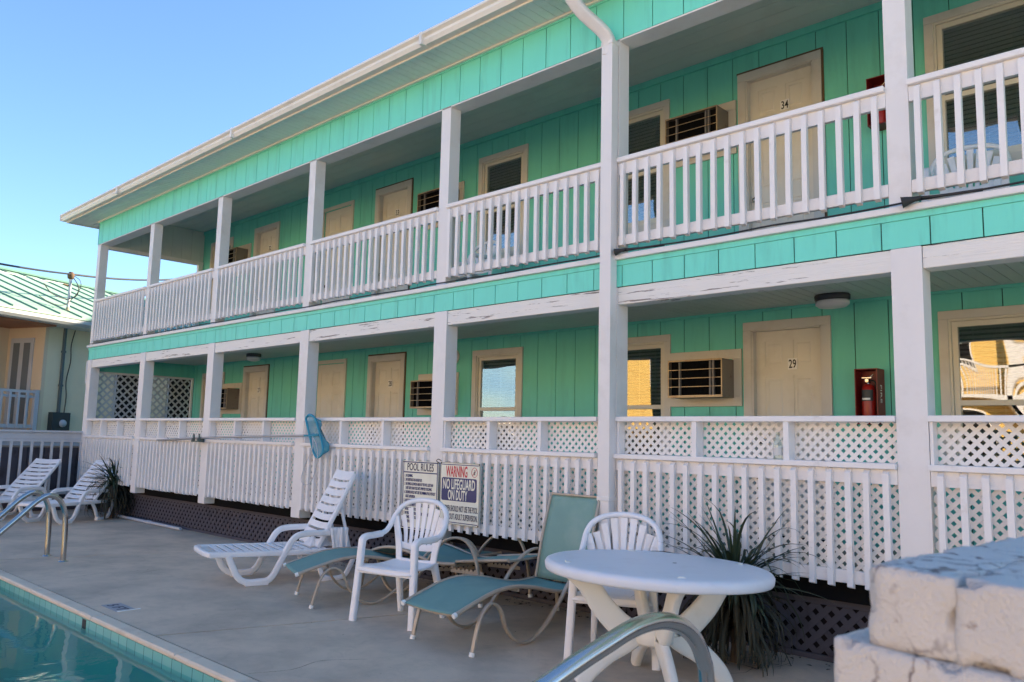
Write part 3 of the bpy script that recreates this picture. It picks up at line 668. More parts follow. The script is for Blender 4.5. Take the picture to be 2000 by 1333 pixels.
def ceiling_light(x, y, z, label):
    t = thing('ceiling_light', label, 'light', (x, y, z), 0, 'dark rimmed ceiling lights under the walkway')
    a = MB(); a.lathe([(.150, 0), (.160, -.01), (.158, -.05), (.145, -.055)], 0, 0, 28, 1, .72); a.lathe([(.145, -.055), (.10, -.056), (0, -.056)], 0, 0, 28, 1, .72); a.build('base', M['greyplastic'], t)
    a = MB(); a.lathe([(.140, -.056), (.152, -.07), (.150, -.095), (.12, -.118), (.06, -.127), (.0, -.128)], 0, 0, 28, 1, .72); a.build('diffuser', M['diff'], t)
ceiling_light(1.30, 1.68, 2.862, 'oval ceiling light in front of door 29 under the lower walkway ceiling')
ceiling_light(-8.70, 1.48, 2.862, 'small distant ceiling light near door 27 under the lower walkway ceiling')
t = thing('wall_light', 'round white wall light beside the post left of the ground floor window', 'light', (-4.19, D-.01, 2.62))
a = MB(); a.lathe([(.0, -.07), (.06, -.065), (.09, -.04), (.095, -.012)], 0, 0, 24); a.v = [Vector((p.x, p.z, p.y)) for p in a.v]; a.build('globe', M['diff'], t)
a = MB(); a.lathe([(.095, -.012), (.11, -.010), (.112, .009), (0, .009)], 0, 0, 24); a.v = [Vector((p.x, p.z, p.y)) for p in a.v]; a.build('rim', M['trim'], t)

# signs
def sign_base(x0, x1, z0, z1, label, name):
    t = thing(name, label, 'sign', ((x0+x1)/2, -.06, z0))
    a = MB(); a.box(x0, x1, -.060, -.0565, z0, z1); return t, B(a, 'panel', M['signw'], t)
def frame_lines(mb, x0, x1, z0, z1, i, w_, y=-.0612, top=True, sides=True, bottom=True):
    if top: mb.box(x0+i, x1-i, y, y+.001, z1-i-w_, z1-i)
    if bottom: mb.box(x0+i, x1-i, y, y+.001, z0+i, z0+i+w_)
    if sides: mb.box(x0+i, x0+i+w_, y, y+.001, z0+i+w_, z1-i-w_); mb.box(x1-i-w_, x1-i, y, y+.001, z0+i+w_, z1-i-w_)
x0, x1, z0, z1 = -2.60, -2.035, .545, 1.245
t, p = sign_base(x0, x1, z0, z1, 'tall cream POOL RULES sign with small blue text hanging on the white balusters', 'pool_rules_sign')
a = MB(); frame_lines(a, x0, x1, z0, z1, .008, .011); a.box(x0+.02, x1-.02, -.0612, -.0602, z1-.125, z1-.113); B(a, 'blue_rules', M['navy'], t)
a = MB(); text_mb('POOL RULES', (x0+x1)/2, z1-.099, .108, -.0612, maxw=-.42, mb=a, bold=.0012); B(a, 'title_lettering', M['ink'], t)
rules = ['1.  NO RUNNING.', '2.  NO BOISTEROUS OR ROUGH PLAY.', '3.  NO DIVING ALLOWED IN AREAS OF THE POOL LESS THAN', '     5 FEET DEEP OR IN POOLS NOT APPROVED FOR DIVING.',
         '4.  CHILDREN SHOULD NOT USE THE SWIMMING POOL WITHOUT', '     ADULT SUPERVISION.', '5.  ADULTS SHOULD NOT SWIM ALONE.', '6.  NO PERSONS UNDER THE INFLUENCE OF ALCOHOL OR DRUGS', '     SHOULD USE THE POOL.',
         '7.  NO PERSON WITH SKIN, EYE, EAR OR NASAL INFECTIONS', '     ALLOWED IN THE POOL.', '8.  NO PERSONS']
a = MB()
for k, l in enumerate(rules): text_mb(l, x0+.035, z1-.168-k*.0425, .041, -.0612, sx=.40, align='LEFT', mb=a, bold=.0012)
B(a, 'rules_lettering', M['navy'], t)
a = MB(); a.tube([(x0+.01, -.062, z1-.012), (x0+.01, -.055, z1-.012)], .008, 8); a.tube([(x1-.01, -.062, z1-.012), (x1-.01, -.055, z1-.012)], .008, 8); B(a, 'screw', M['stem'], t)
x0, x1, z0, z1 = -2.00, -1.432, .645, 1.250
t, p = sign_base(x0, x1, z0, z1, 'cream WARNING NO LIFEGUARD ON DUTY sign with red and navy lettering on the balusters', 'warning_sign')
a = MB(); frame_lines(a, x0, x1, z0, z1, .018, .008, sides=False); B(a, 'blue_rules', M['navy'], t)
a = MB(); frame_lines(a, x0, x1, z0, z1, .003, .004, y=-.0614); B(a, 'edge_line', M['stem'], t)
a = MB(); rx0, rx1, rz0, rz1, rr = x0+.022, x1-.04, z1-.375, z1-.150, .02; P = []
for cx_, cz_, q0 in ((rx1-rr, rz1-rr, 0), (rx0+rr, rz1-rr, 90), (rx0+rr, rz0+rr, 180), (rx1-rr, rz0+rr, 270)):
    for k in range(5): q = R(q0+22.5*k); P.append((cx_+rr*math.cos(q), -.0612, cz_+rr*math.sin(q)))
a.prism(P, (0, .001, 0)); B(a, 'navy_field', M['navy'], t)
a = MB(); text_mb('WARNING', x0+.24, z1-.138, .148, -.0612, maxw=-.31, mb=a, bold=.003)
B(a, 'red_lettering', M['rink'], t); a = MB(); cx_, cz_ = x1-.075, z1-.088; rim = [(cx_+.040*math.cos(R(q)), -.0616, cz_+.046*math.sin(R(q))) for q in range(0, 361, 15)]
a.tube(rim, .0022, 6); a.tube([(cx_-.030, -.0616, cz_-.030), (cx_+.030, -.0616, cz_+.032)], .0022, 6); B(a, 'prohibition_ring', M['rink'], t)
a = MB(); a.lathe([(0, -.006), (.006, 0), (0, .006)], 0, 0, 10); a.v = [Vector((cx_+q.x, -.0618+q.y*.1, cz_+.018+q.z)) for q in a.v]
for s_ in ((0, .010, 0, -.010), (0, .004, -.014, -.004), (0, .004, .014, .0), (0, -.01, -.010, -.026), (0, -.01, .010, -.024)): a.tube([(cx_+s_[0], -.0616, cz_+s_[1]), (cx_+s_[2], -.0616, cz_+s_[3])], .0026, 6)
B(a, 'figure_symbol', M['ink'], t)
a = MB(); text_mb('NO LIFEGUARD', (rx0+rx1)/2, rz1-.109, .138, -.0626, maxw=-.46, mb=a, bold=.0028); text_mb('ON DUTY', (rx0+rx1)/2-.015, rz1-.213, .134, -.0626, maxw=-.28, mb=a, bold=.0028); B(a, 'cream_lettering', M['signw'], t)
a = MB(); text_mb('CHILDREN SHOULD NOT USE THE POOL', (x0+x1)/2, z0+.130, .080, -.0612, maxw=-.53, mb=a, bold=.001); text_mb('WITHOUT ADULT SUPERVISION.', (x0+x1)/2+.02, z0+.052, .080, -.0612, maxw=-.49, mb=a, bold=.001); B(a, 'small_lettering', M['ink'], t)
a = MB(); [a.tube([(q, -.063, zz), (q, -.055, zz)], .008, 8) for q in (x0+.008, x1-.01) for zz in (z0+.012, z1-.012)]
a.tube(cr([(x0-.005, -.064, z1-.02), (x0-.05, -.075, z1+.005), (x0-.03, -.07, z1+.025), (x0+.01, -.065, z1+.01)]), .004, 6); B(a, 'screw', M['stem'], t)

# pool skimmer net lying in its brackets
t = thing('skimmer_net', 'teal pool skimmer net on a long grey pole resting along the white railing', 'pool net', (-6.5, -.12, 1.33))
a = MB(); pl = cr([(-8.70, -.085, 1.352), (-7.2, -.10, 1.408), (-5.6, -.12, 1.452), (-4.42, -.13, 1.478)]); a.tube(pl, .0145, 10); a.tube([(-6.1, -.112, 1.438), (-5.98, -.114, 1.442)], .02, 10); a.tube([(-8.2, -.09, 1.370), (-8.0, -.092, 1.378)], .02, 10); a.tube([(-8.3, -.07, 1.37), (-8.4, -.07, 1.41)], .006, 6); B(a, 'pole', M['pole'], t)
hp = [(-4.396, -.14, 1.684), (-4.341, -.14, 1.58), (-4.259, -.14, 1.416), (-4.18, -.14, 1.278), (-4.09, -.14, 1.225), (-3.995, -.14, 1.29), (-4.01, -.14, 1.38), (-4.07, -.14, 1.491), (-4.137, -.14, 1.61), (-4.22, -.14, 1.705), (-4.333, -.14, 1.727), (-4.396, -.14, 1.684)]
hp3 = cr(hp, 4); a = MB(); a.tube(hp3, .013, 8); a.tube([(-4.42, -.13, 1.478), (-4.10, -.14, 1.487)], .012, 8); B(a, 'hoop', M['net'], t)
a = MB(); n_ = len(hp3)-1; V = []; F = []
for k in range(9):
    f_ = k/8
    for i in range(n_):
        q = hp3[i]; lobe = 1-.55*math.exp(-((q.z-1.50)/.055)**2); up_ = q.z > 1.50; c_ = Vector((-4.10, -.10, 1.60)) if up_ else Vector((-3.93, -.09, 1.37))
        ang_ = f_*math.pi/2; V.append(q.lerp(Vector((c_.x, c_.y, q.z*.4+c_.z*.6)), math.sin(ang_)**1.3*.92*lobe)+Vector((0, random.uniform(-.006, .006)*f_, random.uniform(-.006, .006)*f_)))
for k in range(8):
    for i in range(n_): F.append((k*n_+i, k*n_+(i+1) % n_, (k+1)*n_+(i+1) % n_, (k+1)*n_+i))
F.append([8*n_+i for i in range(n_)]); a.add(V, F, True); B(a, 'net_bag', M['mesh'], t)
a = MB(); a.tube(cr([(-4.18, -.17, 1.47), (-4.06, -.18, 1.35), (-4.03, -.19, 1.15), (-4.13, -.19, .95), (-4.28, -.18, .90), (-4.36, -.18, .96), (-4.30, -.18, 1.12), (-4.16, -.18, 1.32), (-4.17, -.17, 1.46)]), .0045, 6); B(a, 'cord', M['greyrail'], t)
def hook(x, z, label):
    h = MB(); h.box(x-.10, x+.10, -.075, -.051, z-.035, z+.02, .004); h.box(x-.11, x+.11, -.14, -.075, z-.035, z-.020)
    for q in (-.085, .085): h.prism([(x+q-.03, -.128, z-.02), (x+q+.03, -.128, z-.02), (x+q+.012, -.134, z+.075), (x+q-.012, -.134, z+.085)], (0, .014, 0)); h.prism([(x+q-.03, -.152, z-.035), (x+q+.03, -.152, z-.035), (x+q+.01, -.152, z+.02), (x+q-.01, -.152, z+.02)], (0, .012, 0))
    t = thing('pole_bracket', label, 'bracket', (x, -.06, z)); B(h, 'bracket', M['greenhook'], t)
hook(-7.27, 1.385, 'dark green bracket holding the long skimmer pole at the white post')
bt_ = thing('glass_bottle', 'clear empty glass bottle standing on the lower railing shelf', 'bottle', (1.56, -.012, 1.391))
a = MB(); a.lathe([(.0, .002), (.03, .0), (.031, .01), (.031, .10), (.028, .125), (.014, .155), (.012, .195), (.0, .196)], 0, 0, 20); a.build('bottle', M['bottle'], bt_)
a = MB(); a.lathe([(.0318, .03), (.0318, .085)], 0, 0, 20); a.build('label_paper', mat('pale_label', (.60, .60, .58), .6), bt_)
# cable along the deck edge with two rubber boots
cb = MB(); P = []; x = -12.1
while x < 7.4: P.append((x, -.035+random.uniform(-.008, .004), 3.094+random.uniform(-.001, .012))); x += .35
cb.tube(cr(P, 3), .007, 6); tag(cb.build('cable', M['cable']), 'thin black cable lying along the white edge of the upper deck', 'cable')
for bx, l in ((2.49, 'black rubber boot on the deck edge strip under the right upper post'), (.17, 'small black rubber boot on the deck edge beside the downspout')):
    s_ = 1 if bx > 1 else .8; t = thing('cable_boot', l, 'cable boot', (bx, -.04, 3.085))
    a = MB(); a.lathe([(0, 0), (.012, 0), (.018, .04), (.036, .11), (.040, .115), (.034, .105), (0, .05)], 0, 0, 14)
    rot_ = Matrix.Rotation(R(-100), 3, 'Y') @ Matrix.Rotation(R(12), 3, 'X'); a.v = [rot_ @ (p*s_)+Vector((0.10*s_, -.02, .025)) for p in a.v]
    a.tube(cr([(.08*s_, -.01, .03), (.2, .0, .02), (.45, .01, .014)]), .01, 8); a.build('boot', M['black'], t)

# ---------------------------------------------------------------- furniture
def fan_chair(label, loc, rz):
    t = thing('garden_chair', label, 'chair', loc, rz, 'white fan back resin chairs'); m = M['plastic']
    fr = MB()
    for s_ in (-1, 1):
        leg = [(s_*.300, -.255, 0), (s_*.288, -.235, .25), (s_*.278, -.222, .45), (s_*.272, -.212, .60), (s_*.272, -.20, .645), (s_*.274, -.15, .664), (s_*.283, -.05, .664), (s_*.288, .05, .668)]
        fr.bar(cr(leg, 5), .056, .050, (0, 1, 0) if False else (1, 0, 0), ws=None)
    hoop = [(-.288, .05, .668), (-.286, .12, .69), (-.282, .175, .745), (-.270, .215, .815), (-.235, .245, .880), (-.165, .268, .925), (-.08, .280, .945), (0, .284, .950),
            (.08, .280, .945), (.165, .268, .925), (.235, .245, .880), (.270, .215, .815), (.282, .175, .745), (.286, .12, .69), (.288, .05, .668)]
    fr.tube(cr(hoop, 4), .024, 12, sy=.9); frm = fr.build('arm_and_hoop_frame', m, t)
    for s_ in (-1, 1):
        l = MB(); l.bar(cr([(s_*.19, .17, .44), (s_*.205, .22, .25), (s_*.222, .275, 0)], 5), .06, .05, (1, 0, 0), ws=[1-.35*i/10 for i in range(11)]); l.build('rear_leg', m, t)
        u = MB(); u.bar(cr([(s_*.175, .165, .40), (s_*.192, .178, .55), (s_*.235, .20, .72), (s_*.262, .212, .80)], 5), .060, .022, (1, 0, 0)); u.build('back_upright', m, t)
    st = MB()
    def sf(u, v):
        x = (u-.5)*2*(.275-.06*v); y = -.26+v*.46; z = .452-.022*math.sin(math.pi*min(1, v*1.15))-(.055*max(0, (.16-v)/.16)**1.6)+.012*(2*u-1)**2-.012*v
        return (x, y, z)
    st.sheet(sf, 10, 16, .012); st.box(-.27, .27, -.245, -.235, .385, .432); st.box(-.20, .20, .19, .20, .385, .43)
    st.build('seat', m, t)
    bk = MB(); bd = [(-.205, .192, .575), (-.10, .213, .560), (0, .218, .556), (.10, .213, .560), (.205, .192, .575)]
    bk.bar(cr(bd, 4), .018, .055, (0, 1, 0)); bk.bar(cr([(-.19, .172, .445), (0, .19, .435), (.19, .172, .445)], 4), .018, .05, (0, 1, 0))
    n = 9
    for k in range(n):
        f_ = (k-(n-1)/2)/((n-1)/2); bx = f_*.188; q = f_*1.15; tx = .268*math.sin(q); tz = .60+.335*math.cos(q)+.0
        ty = .283-.09*abs(f_)**2.4
        p0 = Vector((bx, .214-.02*f_*f_, .565)); p1 = Vector((tx, ty, tz)); mid = p0.lerp(p1, .5)+Vector((-.10*(tx-bx)*1.0, .012, 0.0))
        bk.bar(cr([p0, mid, p1], 6), .040, .010, (1, 0, .0 if abs(f_) < .1 else -.5*f_), ws=[.78+.62*i/12 for i in range(13)])
    bk.build('fan_back', m, t); return t
ch = fan_chair('white fan back chair with arms standing in front of the pool signs', (-1.165, -1.18, 0), R(13))
dup(ch, (.70, -.75, 0), R(27), 'white fan back chair tucked behind the oval white table')
dup(ch, (2.46, 1.60, 3.09), R(8), 'white chair on the upper walkway before the rightmost upper window, seen through balusters')
dup(ch, (-3.22, 1.42, 3.09), R(-6), 'white chair on the upper walkway below the middle upper window')

# oval table
t = thing('oval_table', 'oval white resin table with curved cream legs beside the right hand rail', 'table', (1.25, -1.12, 0), R(3))
a = MB(); a.lathe([(0, .7345), (.08, .7345), (.5, .7345), (.9, .734), (.955, .731), (.985, .722), (1.0, .705), (.995, .675), (.985, .662), (.965, .662), (.96, .70), (.5, .705), (0, .705)], 0, 0, 72, .755, .575); top = a.build('tabletop', M['tabletop'], t)
a = MB(); a.lathe([(.0, .7352), (.014, .7352)], .09, .10, 16); a.build('parasol_hole', M['black'], top)
a = MB(); a.lathe([(.9, .662), (.93, .655), (.93, .70)], 0, 0, 72, .755, .575); a.build('under_rim', M['tableleg'], top)
for sx_, sy_ in ((-1, -1), (1, -1), (1, 1), (-1, 1)):
    ax_ = Vector((sx_*.72, sy_*.69, 0)).normalized(); side = Vector((-ax_.y, ax_.x, 0)); l = MB()
    prof = [(.58, .70), (.50, .665), (.41, .585), (.33, .47), (.23, .365), (.15, .30), (.19, .255), (.29, .19), (.40, .09), (.46, 0.0)]
    l.bar(cr([(ax_.x*r, ax_.y*r, z) for r, z in prof], 5), .055, .125, side, hs=[.75+.5*math.sin(math.pi*i/45) for i in range(46)]); l.build('leg', M['tableleg'], t)
a = MB(); a.lathe([(.0, .235), (.10, .24), (.12, .26), (.12, .34), (.10, .36), (0, .365)], 0, 0, 24); a.build('hub', M['tableleg'], t)

# sling loungers
def sling_lounger(label, loc, rz, flat=False, rot=None):
    t = thing('sling_lounger', label, 'sun lounger', loc, rz, 'teal sling sun loungers'); W = .285
    if rot: t.rotation_euler = rot
    seat = [(0, .285), (.18, .345), (.38, .400), (.58, .415), (.80, .385), (1.02, .335), (1.22, .315), (1.40, .325)]
    sp = [Vector((0, y, z)) for y, z in seat]; ss = cr(sp, 5)
    for s_ in (-1, 1):
        a = MB(); a.tube([p+Vector((s_*W, 0, 0)) for p in ss], .0155, 10); rl = a.build('side_rail', M['tube'], t)
        a = MB(); a.tube([ss[0]+Vector((s_*W, -.010, -.004)), ss[0]+Vector((s_*W, .014, .004))], .0185, 10); a.build('end_cap', M['whiteplate'], rl)
    a = MB(); a.sheet(lambda u, v: (lambda p: (-(W)+2*W*u, p.y, p.z+.006-.012*math.sin(math.pi*u)))(ss[min(len(ss)-1, int(v*(len(ss)-1)+.5))]), 8, len(ss)-1, .003)
    a.build('seat_sling', M['sling'], t)
    for pts_ in ([(-W, .03, .28), (0, .03, .268), (W, .03, .28)], [(-W, 1.36, .30), (0, 1.36, .30), (W, 1.36, .30)], [(-W, .62, .385), (0, .62, .385), (W, .62, .385)]): a = MB(); a.bar(cr(pts_), .022, .022, (0, 1, 0)); a.build('cross_bar', M['tube'], t)
    for s_ in (-1, 1):
        X_ = s_*(W+.042); a = MB()
        path = [(X_, .13, .0), (X_, .165, .14), (X_, .215, .27), (X_, .30, .335), (X_, .39, .29), (X_, .455, .15), (X_, .56, .045), (X_, .70, .018), (X_, .86, .10), (X_, 1.02, .25), (X_, 1.17, .42), (X_, 1.34, .535), (X_, 1.50, .555), (X_, 1.62, .50), (X_, 1.70, .36), (X_, 1.735, .15), (X_, 1.745, .0)]
        a.bar(cr(path, 5), .034, .020, (1, 0, 0)); lg = a.build('leg_frame', M['tube'], t)
        for p_, q_ in (((X_, .129, -.0), (X_, .136, .028)), ((X_, 1.744, 0), (X_, 1.742, .028))): a = MB(); a.tube([p_, q_], .0205, 10); a.build('foot_cap', M['whiteplate'], lg)
    # backrest
    if flat: b0, b1 = Vector((0, 1.40, .345)), Vector((0, 2.02, .40))
    else: b0, b1 = Vector((0, 1.40, .33)), Vector((0, 1.585, 1.035))
    dv = (b1-b0); bp = cr([b0, b0+dv*.5+Vector((0, -.012, 0)), b1], 6)
    for s_ in (-1, 1):
        a = MB(); a.tube([p+Vector((s_*(W-.012), 0, 0)) for p in bp], .014, 10); a.build('back_rail', M['tube'], t)
    nrm_ = dv.cross(Vector((1, 0, 0))).normalized()
    a = MB(); a.sheet(lambda u, v: (lambda p: (-(W-.012)+2*(W-.012)*u, p.y+.012*math.sin(math.pi*u)*(0 if flat else 1), p.z))(bp[min(len(bp)-1, int(v*(len(bp)-1)+.5))]), 8, len(bp)-1, .003)
    a.build('back_sling', M['slingback'], t)
    a = MB(); e = b1; a.bar([e+Vector((-W+.01, 0, -.008)), e+Vector((W-.01, 0, -.008))], .02, .02, (0, 1, 0))
    if not flat:
        for s_ in (-1, 1): a.bar([(s_*.2, 1.46, .56), (s_*.2, 1.68, .33)], .022, .012, (1, 0, 0))
        a.bar([(-W, 1.69, .32), (W, 1.69, .32)], .02, .02, (0, 1, 0))
    for k in range(5): pass
    a.build('back_brace', M['tube'], t)
    rk = MB()
    for s_ in (-1, 1):
        P = [(s_*.24, 1.30, .27)]
        for k in range(6): y = 1.36+k*.05; P += [(s_*.24, y, .285), (s_*.24, y+.018, .262), (s_*.24, y+.034, .285)]
        P += [(s_*.24, 1.70, .27), (s_*.24, 1.70, .245), (s_*.24, 1.30, .245)]
        rk.prism(P, (.004, 0, 0))
    rk.build('notched_rack', M['tube'], t)
    return t
sling_lounger('teal sling lounger with its back raised, between the fan chair and the table', (-.285, -1.66, 0), R(-1.5))
sling_lounger('teal sling lounger laid flat behind the fan chair by the signs', (-2.36, -1.50, 0), R(-21), flat=True)
sling_lounger('teal sling lounger flat against the mauve lattice behind the other loungers', (-2.58, -.34, .01), 0, flat=True, rot=(R(2.2), 0, R(-88)))

# resin loungers
def resin_lounger(label, loc, rz, ang=52, blen=.80):
    t = thing('resin_lounger', label, 'sun lounger', loc, rz, 'white resin sun loungers'); m = M['plastic']; W = .315
    for s_ in (-1, 1):
        X_ = s_*W; a = MB(); sd = (1, 0, 0)
        a.bar([(X_, .03, .315), (X_, .6, .305), (X_, 1.30, .30), (X_, 1.52, .30)], .038, .055, sd)
        a.bar(cr([(X_, .20, .30), (X_, .245, .20), (X_, .30, .095), (X_, .38, .042), (X_, .50, .036), (X_, .60, .046), (X_, .66, .11), (X_, .71, .21), (X_, .77, .33), (X_, .84, .44), (X_, .93, .48), (X_, 1.10, .485), (X_, 1.28, .48), (X_, 1.36, .45), (X_, 1.40, .38), (X_, 1.41, .31)], 5), .048, .062, sd)
        a.box(X_-.03, X_+.03, .375, .60, 0, .055, .008)
        a.bar(cr([(X_, 1.02, .30), (X_, 1.10, .18), (X_, 1.17, .045), (X_, 1.3, .02), (X_, 1.40, .05), (X_, 1.46, .16), (X_, 1.52, .30)], 5), .038, .05, sd); a.box(X_-.03, X_+.03, 1.14, 1.22, 0, .05, .006)
        a.build('side_frame', m, t)
    a = MB(); n = 14; L = 1.16; st = L/n
    a.bar(cr([(-W, .045, .315), (-.2, .0, .322), (.2, .0, .322), (W, .045, .315)], 5), .05, .05, (0, 1, 0))
    for k in range(1, n): y = .05+k*st; a.box(-W+.01, W-.01, y, y+st-.028, .322, .333, .003)
    for q in (-.10, .10): a.box(q-.012, q+.012, .02, L, .300, .321)
    a.build('seat_slats', m, t)
    b = MB(); A = R(ang); p0 = Vector((0, 1.10, .335)); du = Vector((0, math.cos(A), math.sin(A))); nn = Vector((0, -math.sin(A), math.cos(A)))
    n = 9; st = blen/n
    for s_ in (-1, 1): b.bar([p0+Vector((s_*(W-.03), 0, 0)), p0+du*blen*.5+Vector((s_*(W-.03), 0, 0)), p0+du*blen+Vector((s_*(W-.055), 0, 0))], .045, .045, (1, 0, 0))
    for k in range(n):
        c = p0+du*(k*st+.012); hgt = st-.025 if k < n-1 else st+.01
        def pf(u, v, c=c, hgt=hgt, k=k): x = (u-.5)*2*(W-.035); return c+du*(v*hgt)+Vector((x, 0, 0))-nn*(.010*math.cos((u-.5)*math.pi))+nn*.026+du*(.010*(1-(2*u-1)**2)*-1)
        b.sheet(pf, 8, 1, .005, smooth=False)
    b.build('backrest', m, t)
    c = MB(); q = p0+du*blen*.62
    for s_ in (-1, 1): c.bar([q+Vector((s_*.22, .01, -.02)), (s_*.22, 1.47, .30)], .035, .03, (1, 0, 0))
    c.bar([(-.24, 1.46, .31), (.24, 1.46, .31)], .03, .03, (0, 1, 0)); c.build('back_prop', m, t)
    return t
rl0 = resin_lounger('white slatted lounger with a steep back and a towel on its armrest, nearest the centre', (-3.70, -1.70, 0), R(-15), 63, .84)
rl1 = resin_lounger('white slatted lounger beside the far plant, right one of the far pair', (-9.95, -1.50, 0), R(29), 44, .86)
dup(rl1, (-11.0, -2.20, 0), R(27), 'white slatted lounger cut by the left picture edge, left one of the far pair')
dup(rl1, (2.60, -.80, 0), R(-78), 'white slatted lounger end just showing past the white brick pillar')
# towel on the armrest
tw = MB()
rz = R(-15); c_, s_ = math.cos(rz), math.sin(rz)
def L2W(x, y, z): return Vector((-3.70+x*c_-y*s_, -1.70+x*s_+y*c_, z))
def tf(u, v):
    # u along the arm, v over it: from inside seat, up over the arm, down outside
    y = 1.22+u*.19*(1-.25*max(0, v-.6))+.012*math.sin(v*7); s = v
    if s < .45: q = s/.45; x = .16+.13*q; z = .36+.165*q**.7
    elif s < .6: q = (s-.45)/.15; x = .29+.06*q; z = .525
    else: q = (s-.6)/.4; x = .352+.012*q; z = .525-.27*q
    fo = mnoise.noise(Vector((u*5.5, v*1.6, 2)))*.050; x += abs(fo)*(1.2 if v > .55 else .5); z -= .03*abs(mnoise.noise(Vector((u*3, 4, 1))))*(q if s >= .6 else 0); return L2W(x, y+fo*.3, z+abs(fo)*.3)
tw.sheet(tf, 24, 26, .006)
def tf2(u, v):
    x = -.02+u*.26; y = 1.03+v*.26; n = mnoise.noise(Vector((u*5, v*5, 1)))*.05+mnoise.noise(Vector((u*14, v*12, 3)))*.018; e = min(u, 1-u, v, 1-v)
    return L2W(x+n*.3, y+n*.2, .34+max(0, n+.055)*min(1, e*6))
tw.sheet(tf2, 28, 28, .006)
tag(tw.build('towel', M['cloth']), 'crumpled white towel hanging over the armrest of the steep white lounger', 'towel')

# ---------------------------------------------------------------- pool hand rails
def hand_rail(name, paths, r, label, flange=True):
    t = thing(name, label, 'hand rail', paths[0][0])
    for p in paths:
        a = MB(); a.tube(cr(p, 8), r, 16); rl = B(a, 'rail', M['chrome'], t)
        if flange: a = MB(); a.lathe([(0, .016), (r+.008, .016), (r+.012, .008), (r*1.9, .003), (r*1.95, 0)], p[0][0], p[0][1], 20); B(a, 'flange', M['chrome'], rl)
    return t
def hp_(x): return [(x, -2.21, 0), (x, -2.215, .3), (x, -2.235, .54), (x, -2.30, .69), (x, -2.41, .745), (x, -2.53, .685), (x, -2.70, .52), (x, -2.92, .31), (x, -3.18, .06), (x, -3.34, -.10), (x, -3.42, -.4)]
hand_rail('pool_hand_rail', [hp_(-5.965), hp_(-6.52)], .029, 'pair of curved steel hand rails at the left edge of the pool')
X_ = 2.78
hand_rail('pool_hand_rail', [[(X_, -3.10, 0), (X_, -3.10, .4), (X_, -3.118, .72), (X_, -3.137, .792), (X_, -3.187, .864), (X_, -3.273, .921), (X_, -3.389, .952), (X_, -3.524, .952), (X_, -3.672, .924), (X_, -3.871, .878), (X_, -4.3, .76), (X_, -4.62, .60), (X_, -4.72, .35), (X_, -4.73, .0)]], .0265, 'single thick curved steel hand rail in the foreground below the table')

# ---------------------------------------------------------------- plants
def strap_plant(name, label, loc, n_up, n_hang, h, spread, seed):
    rnd = random.Random(seed); t = thing(name, label, 'plant', loc)
    a = MB(); a.tube(cr([(0, 0, 0), (.01, .01, h*.4), (-.01, 0, h)]), .035, 10); a.build('stem', M['stem'], t)
    def leaf(mb, az, el, L, w_, droop, z0, twist=0.):
        d = Vector((math.cos(az), math.sin(az), 0)); sd = Vector((-d.y, d.x, 0)); P = []; Wd = []; n = 11; p = Vector((0, 0, z0))+d*.02; e = el
        for k in range(n):
            P.append(p.copy()); f_ = k/(n-1); Wd.append(w_*(min(1, .55+f_*2.2)*(1-f_**2.2)+.02)); e -= droop*(.35+1.3*f_)/n
            p = p+(d*math.cos(e)+Vector((0, 0, math.sin(e))))*(L/(n-1)); d = (d+sd*twist/n).normalized(); sd = Vector((-d.y, d.x, 0))
            if p.z < .012: p.z = .012
        V = []; F = []
        for k in range(n):
            tn = (P[min(k+1, n-1)]-P[max(k-1, 0)]); s2 = sd
            nn = tn.cross(s2); nn = nn.normalized() if nn.length > 1e-6 else Vector((0, 0, 1))
            V += [P[k]+s2*Wd[k]/2+nn*Wd[k]*.12, P[k]-nn*Wd[k]*.10, P[k]-s2*Wd[k]/2+nn*Wd[k]*.12]
        for k in range(n-1): F += [(k*3, k*3+1, k*3+4, k*3+3), (k*3+1, k*3+2, k*3+5, k*3+4)]
        mb.add(V, F, True)
    a = MB()
    for k in range(n_up): leaf(a, rnd.uniform(0, 6.283), R(rnd.uniform(8, 82)), rnd.uniform(.55, 1.)*spread, rnd.uniform(.020, .036), rnd.uniform(.3, 2.0), h-rnd.uniform(0, .14), rnd.uniform(-.4, .4))
    for k in range(int(n_up*.5)): leaf(a, rnd.uniform(0, 6.283), R(rnd.uniform(10, 60)), rnd.uniform(.35, .6)*spread, rnd.uniform(.03, .05), rnd.uniform(1.8, 3.4), h-rnd.uniform(0, .12), rnd.uniform(-.5, .5))
    a.build('leaves', M['leaf'], t)
    a = MB()
    for k in range(n_hang): leaf(a, rnd.uniform(0, 6.283), R(rnd.uniform(-20, 35)), rnd.uniform(.6, 1.0)*h*1.15, rnd.uniform(.018, .032), rnd.uniform(2.2, 3.6), h-rnd.uniform(.05, .35), rnd.uniform(-.4, .4))
    a.build('hanging_leaves', M['dead'], t); return t
def clampy(t, ymax):
    # keep the leaves in front of the railing and lattice they press against
    for o in t.children:
        for v in o.data.vertices:
            lim = ymax if v.co.z > .56 else ymax+.15
            if v.co.y > lim: v.co.y = lim+(v.co.y-lim)*.04
pA = strap_plant('yucca_plant', 'tall dark strap leaved plant with drooping dead leaves behind the oval table', (1.34, -.26, 0), 95, 240, .56, .82, 3); clampy(pA, .18)
pB = strap_plant('yucca_plant', 'dark strap leaved plant in the far corner behind the far white loungers', (-10.46, -.02, 0), 120, 200, .66, .72, 9); clampy(pB, .18)
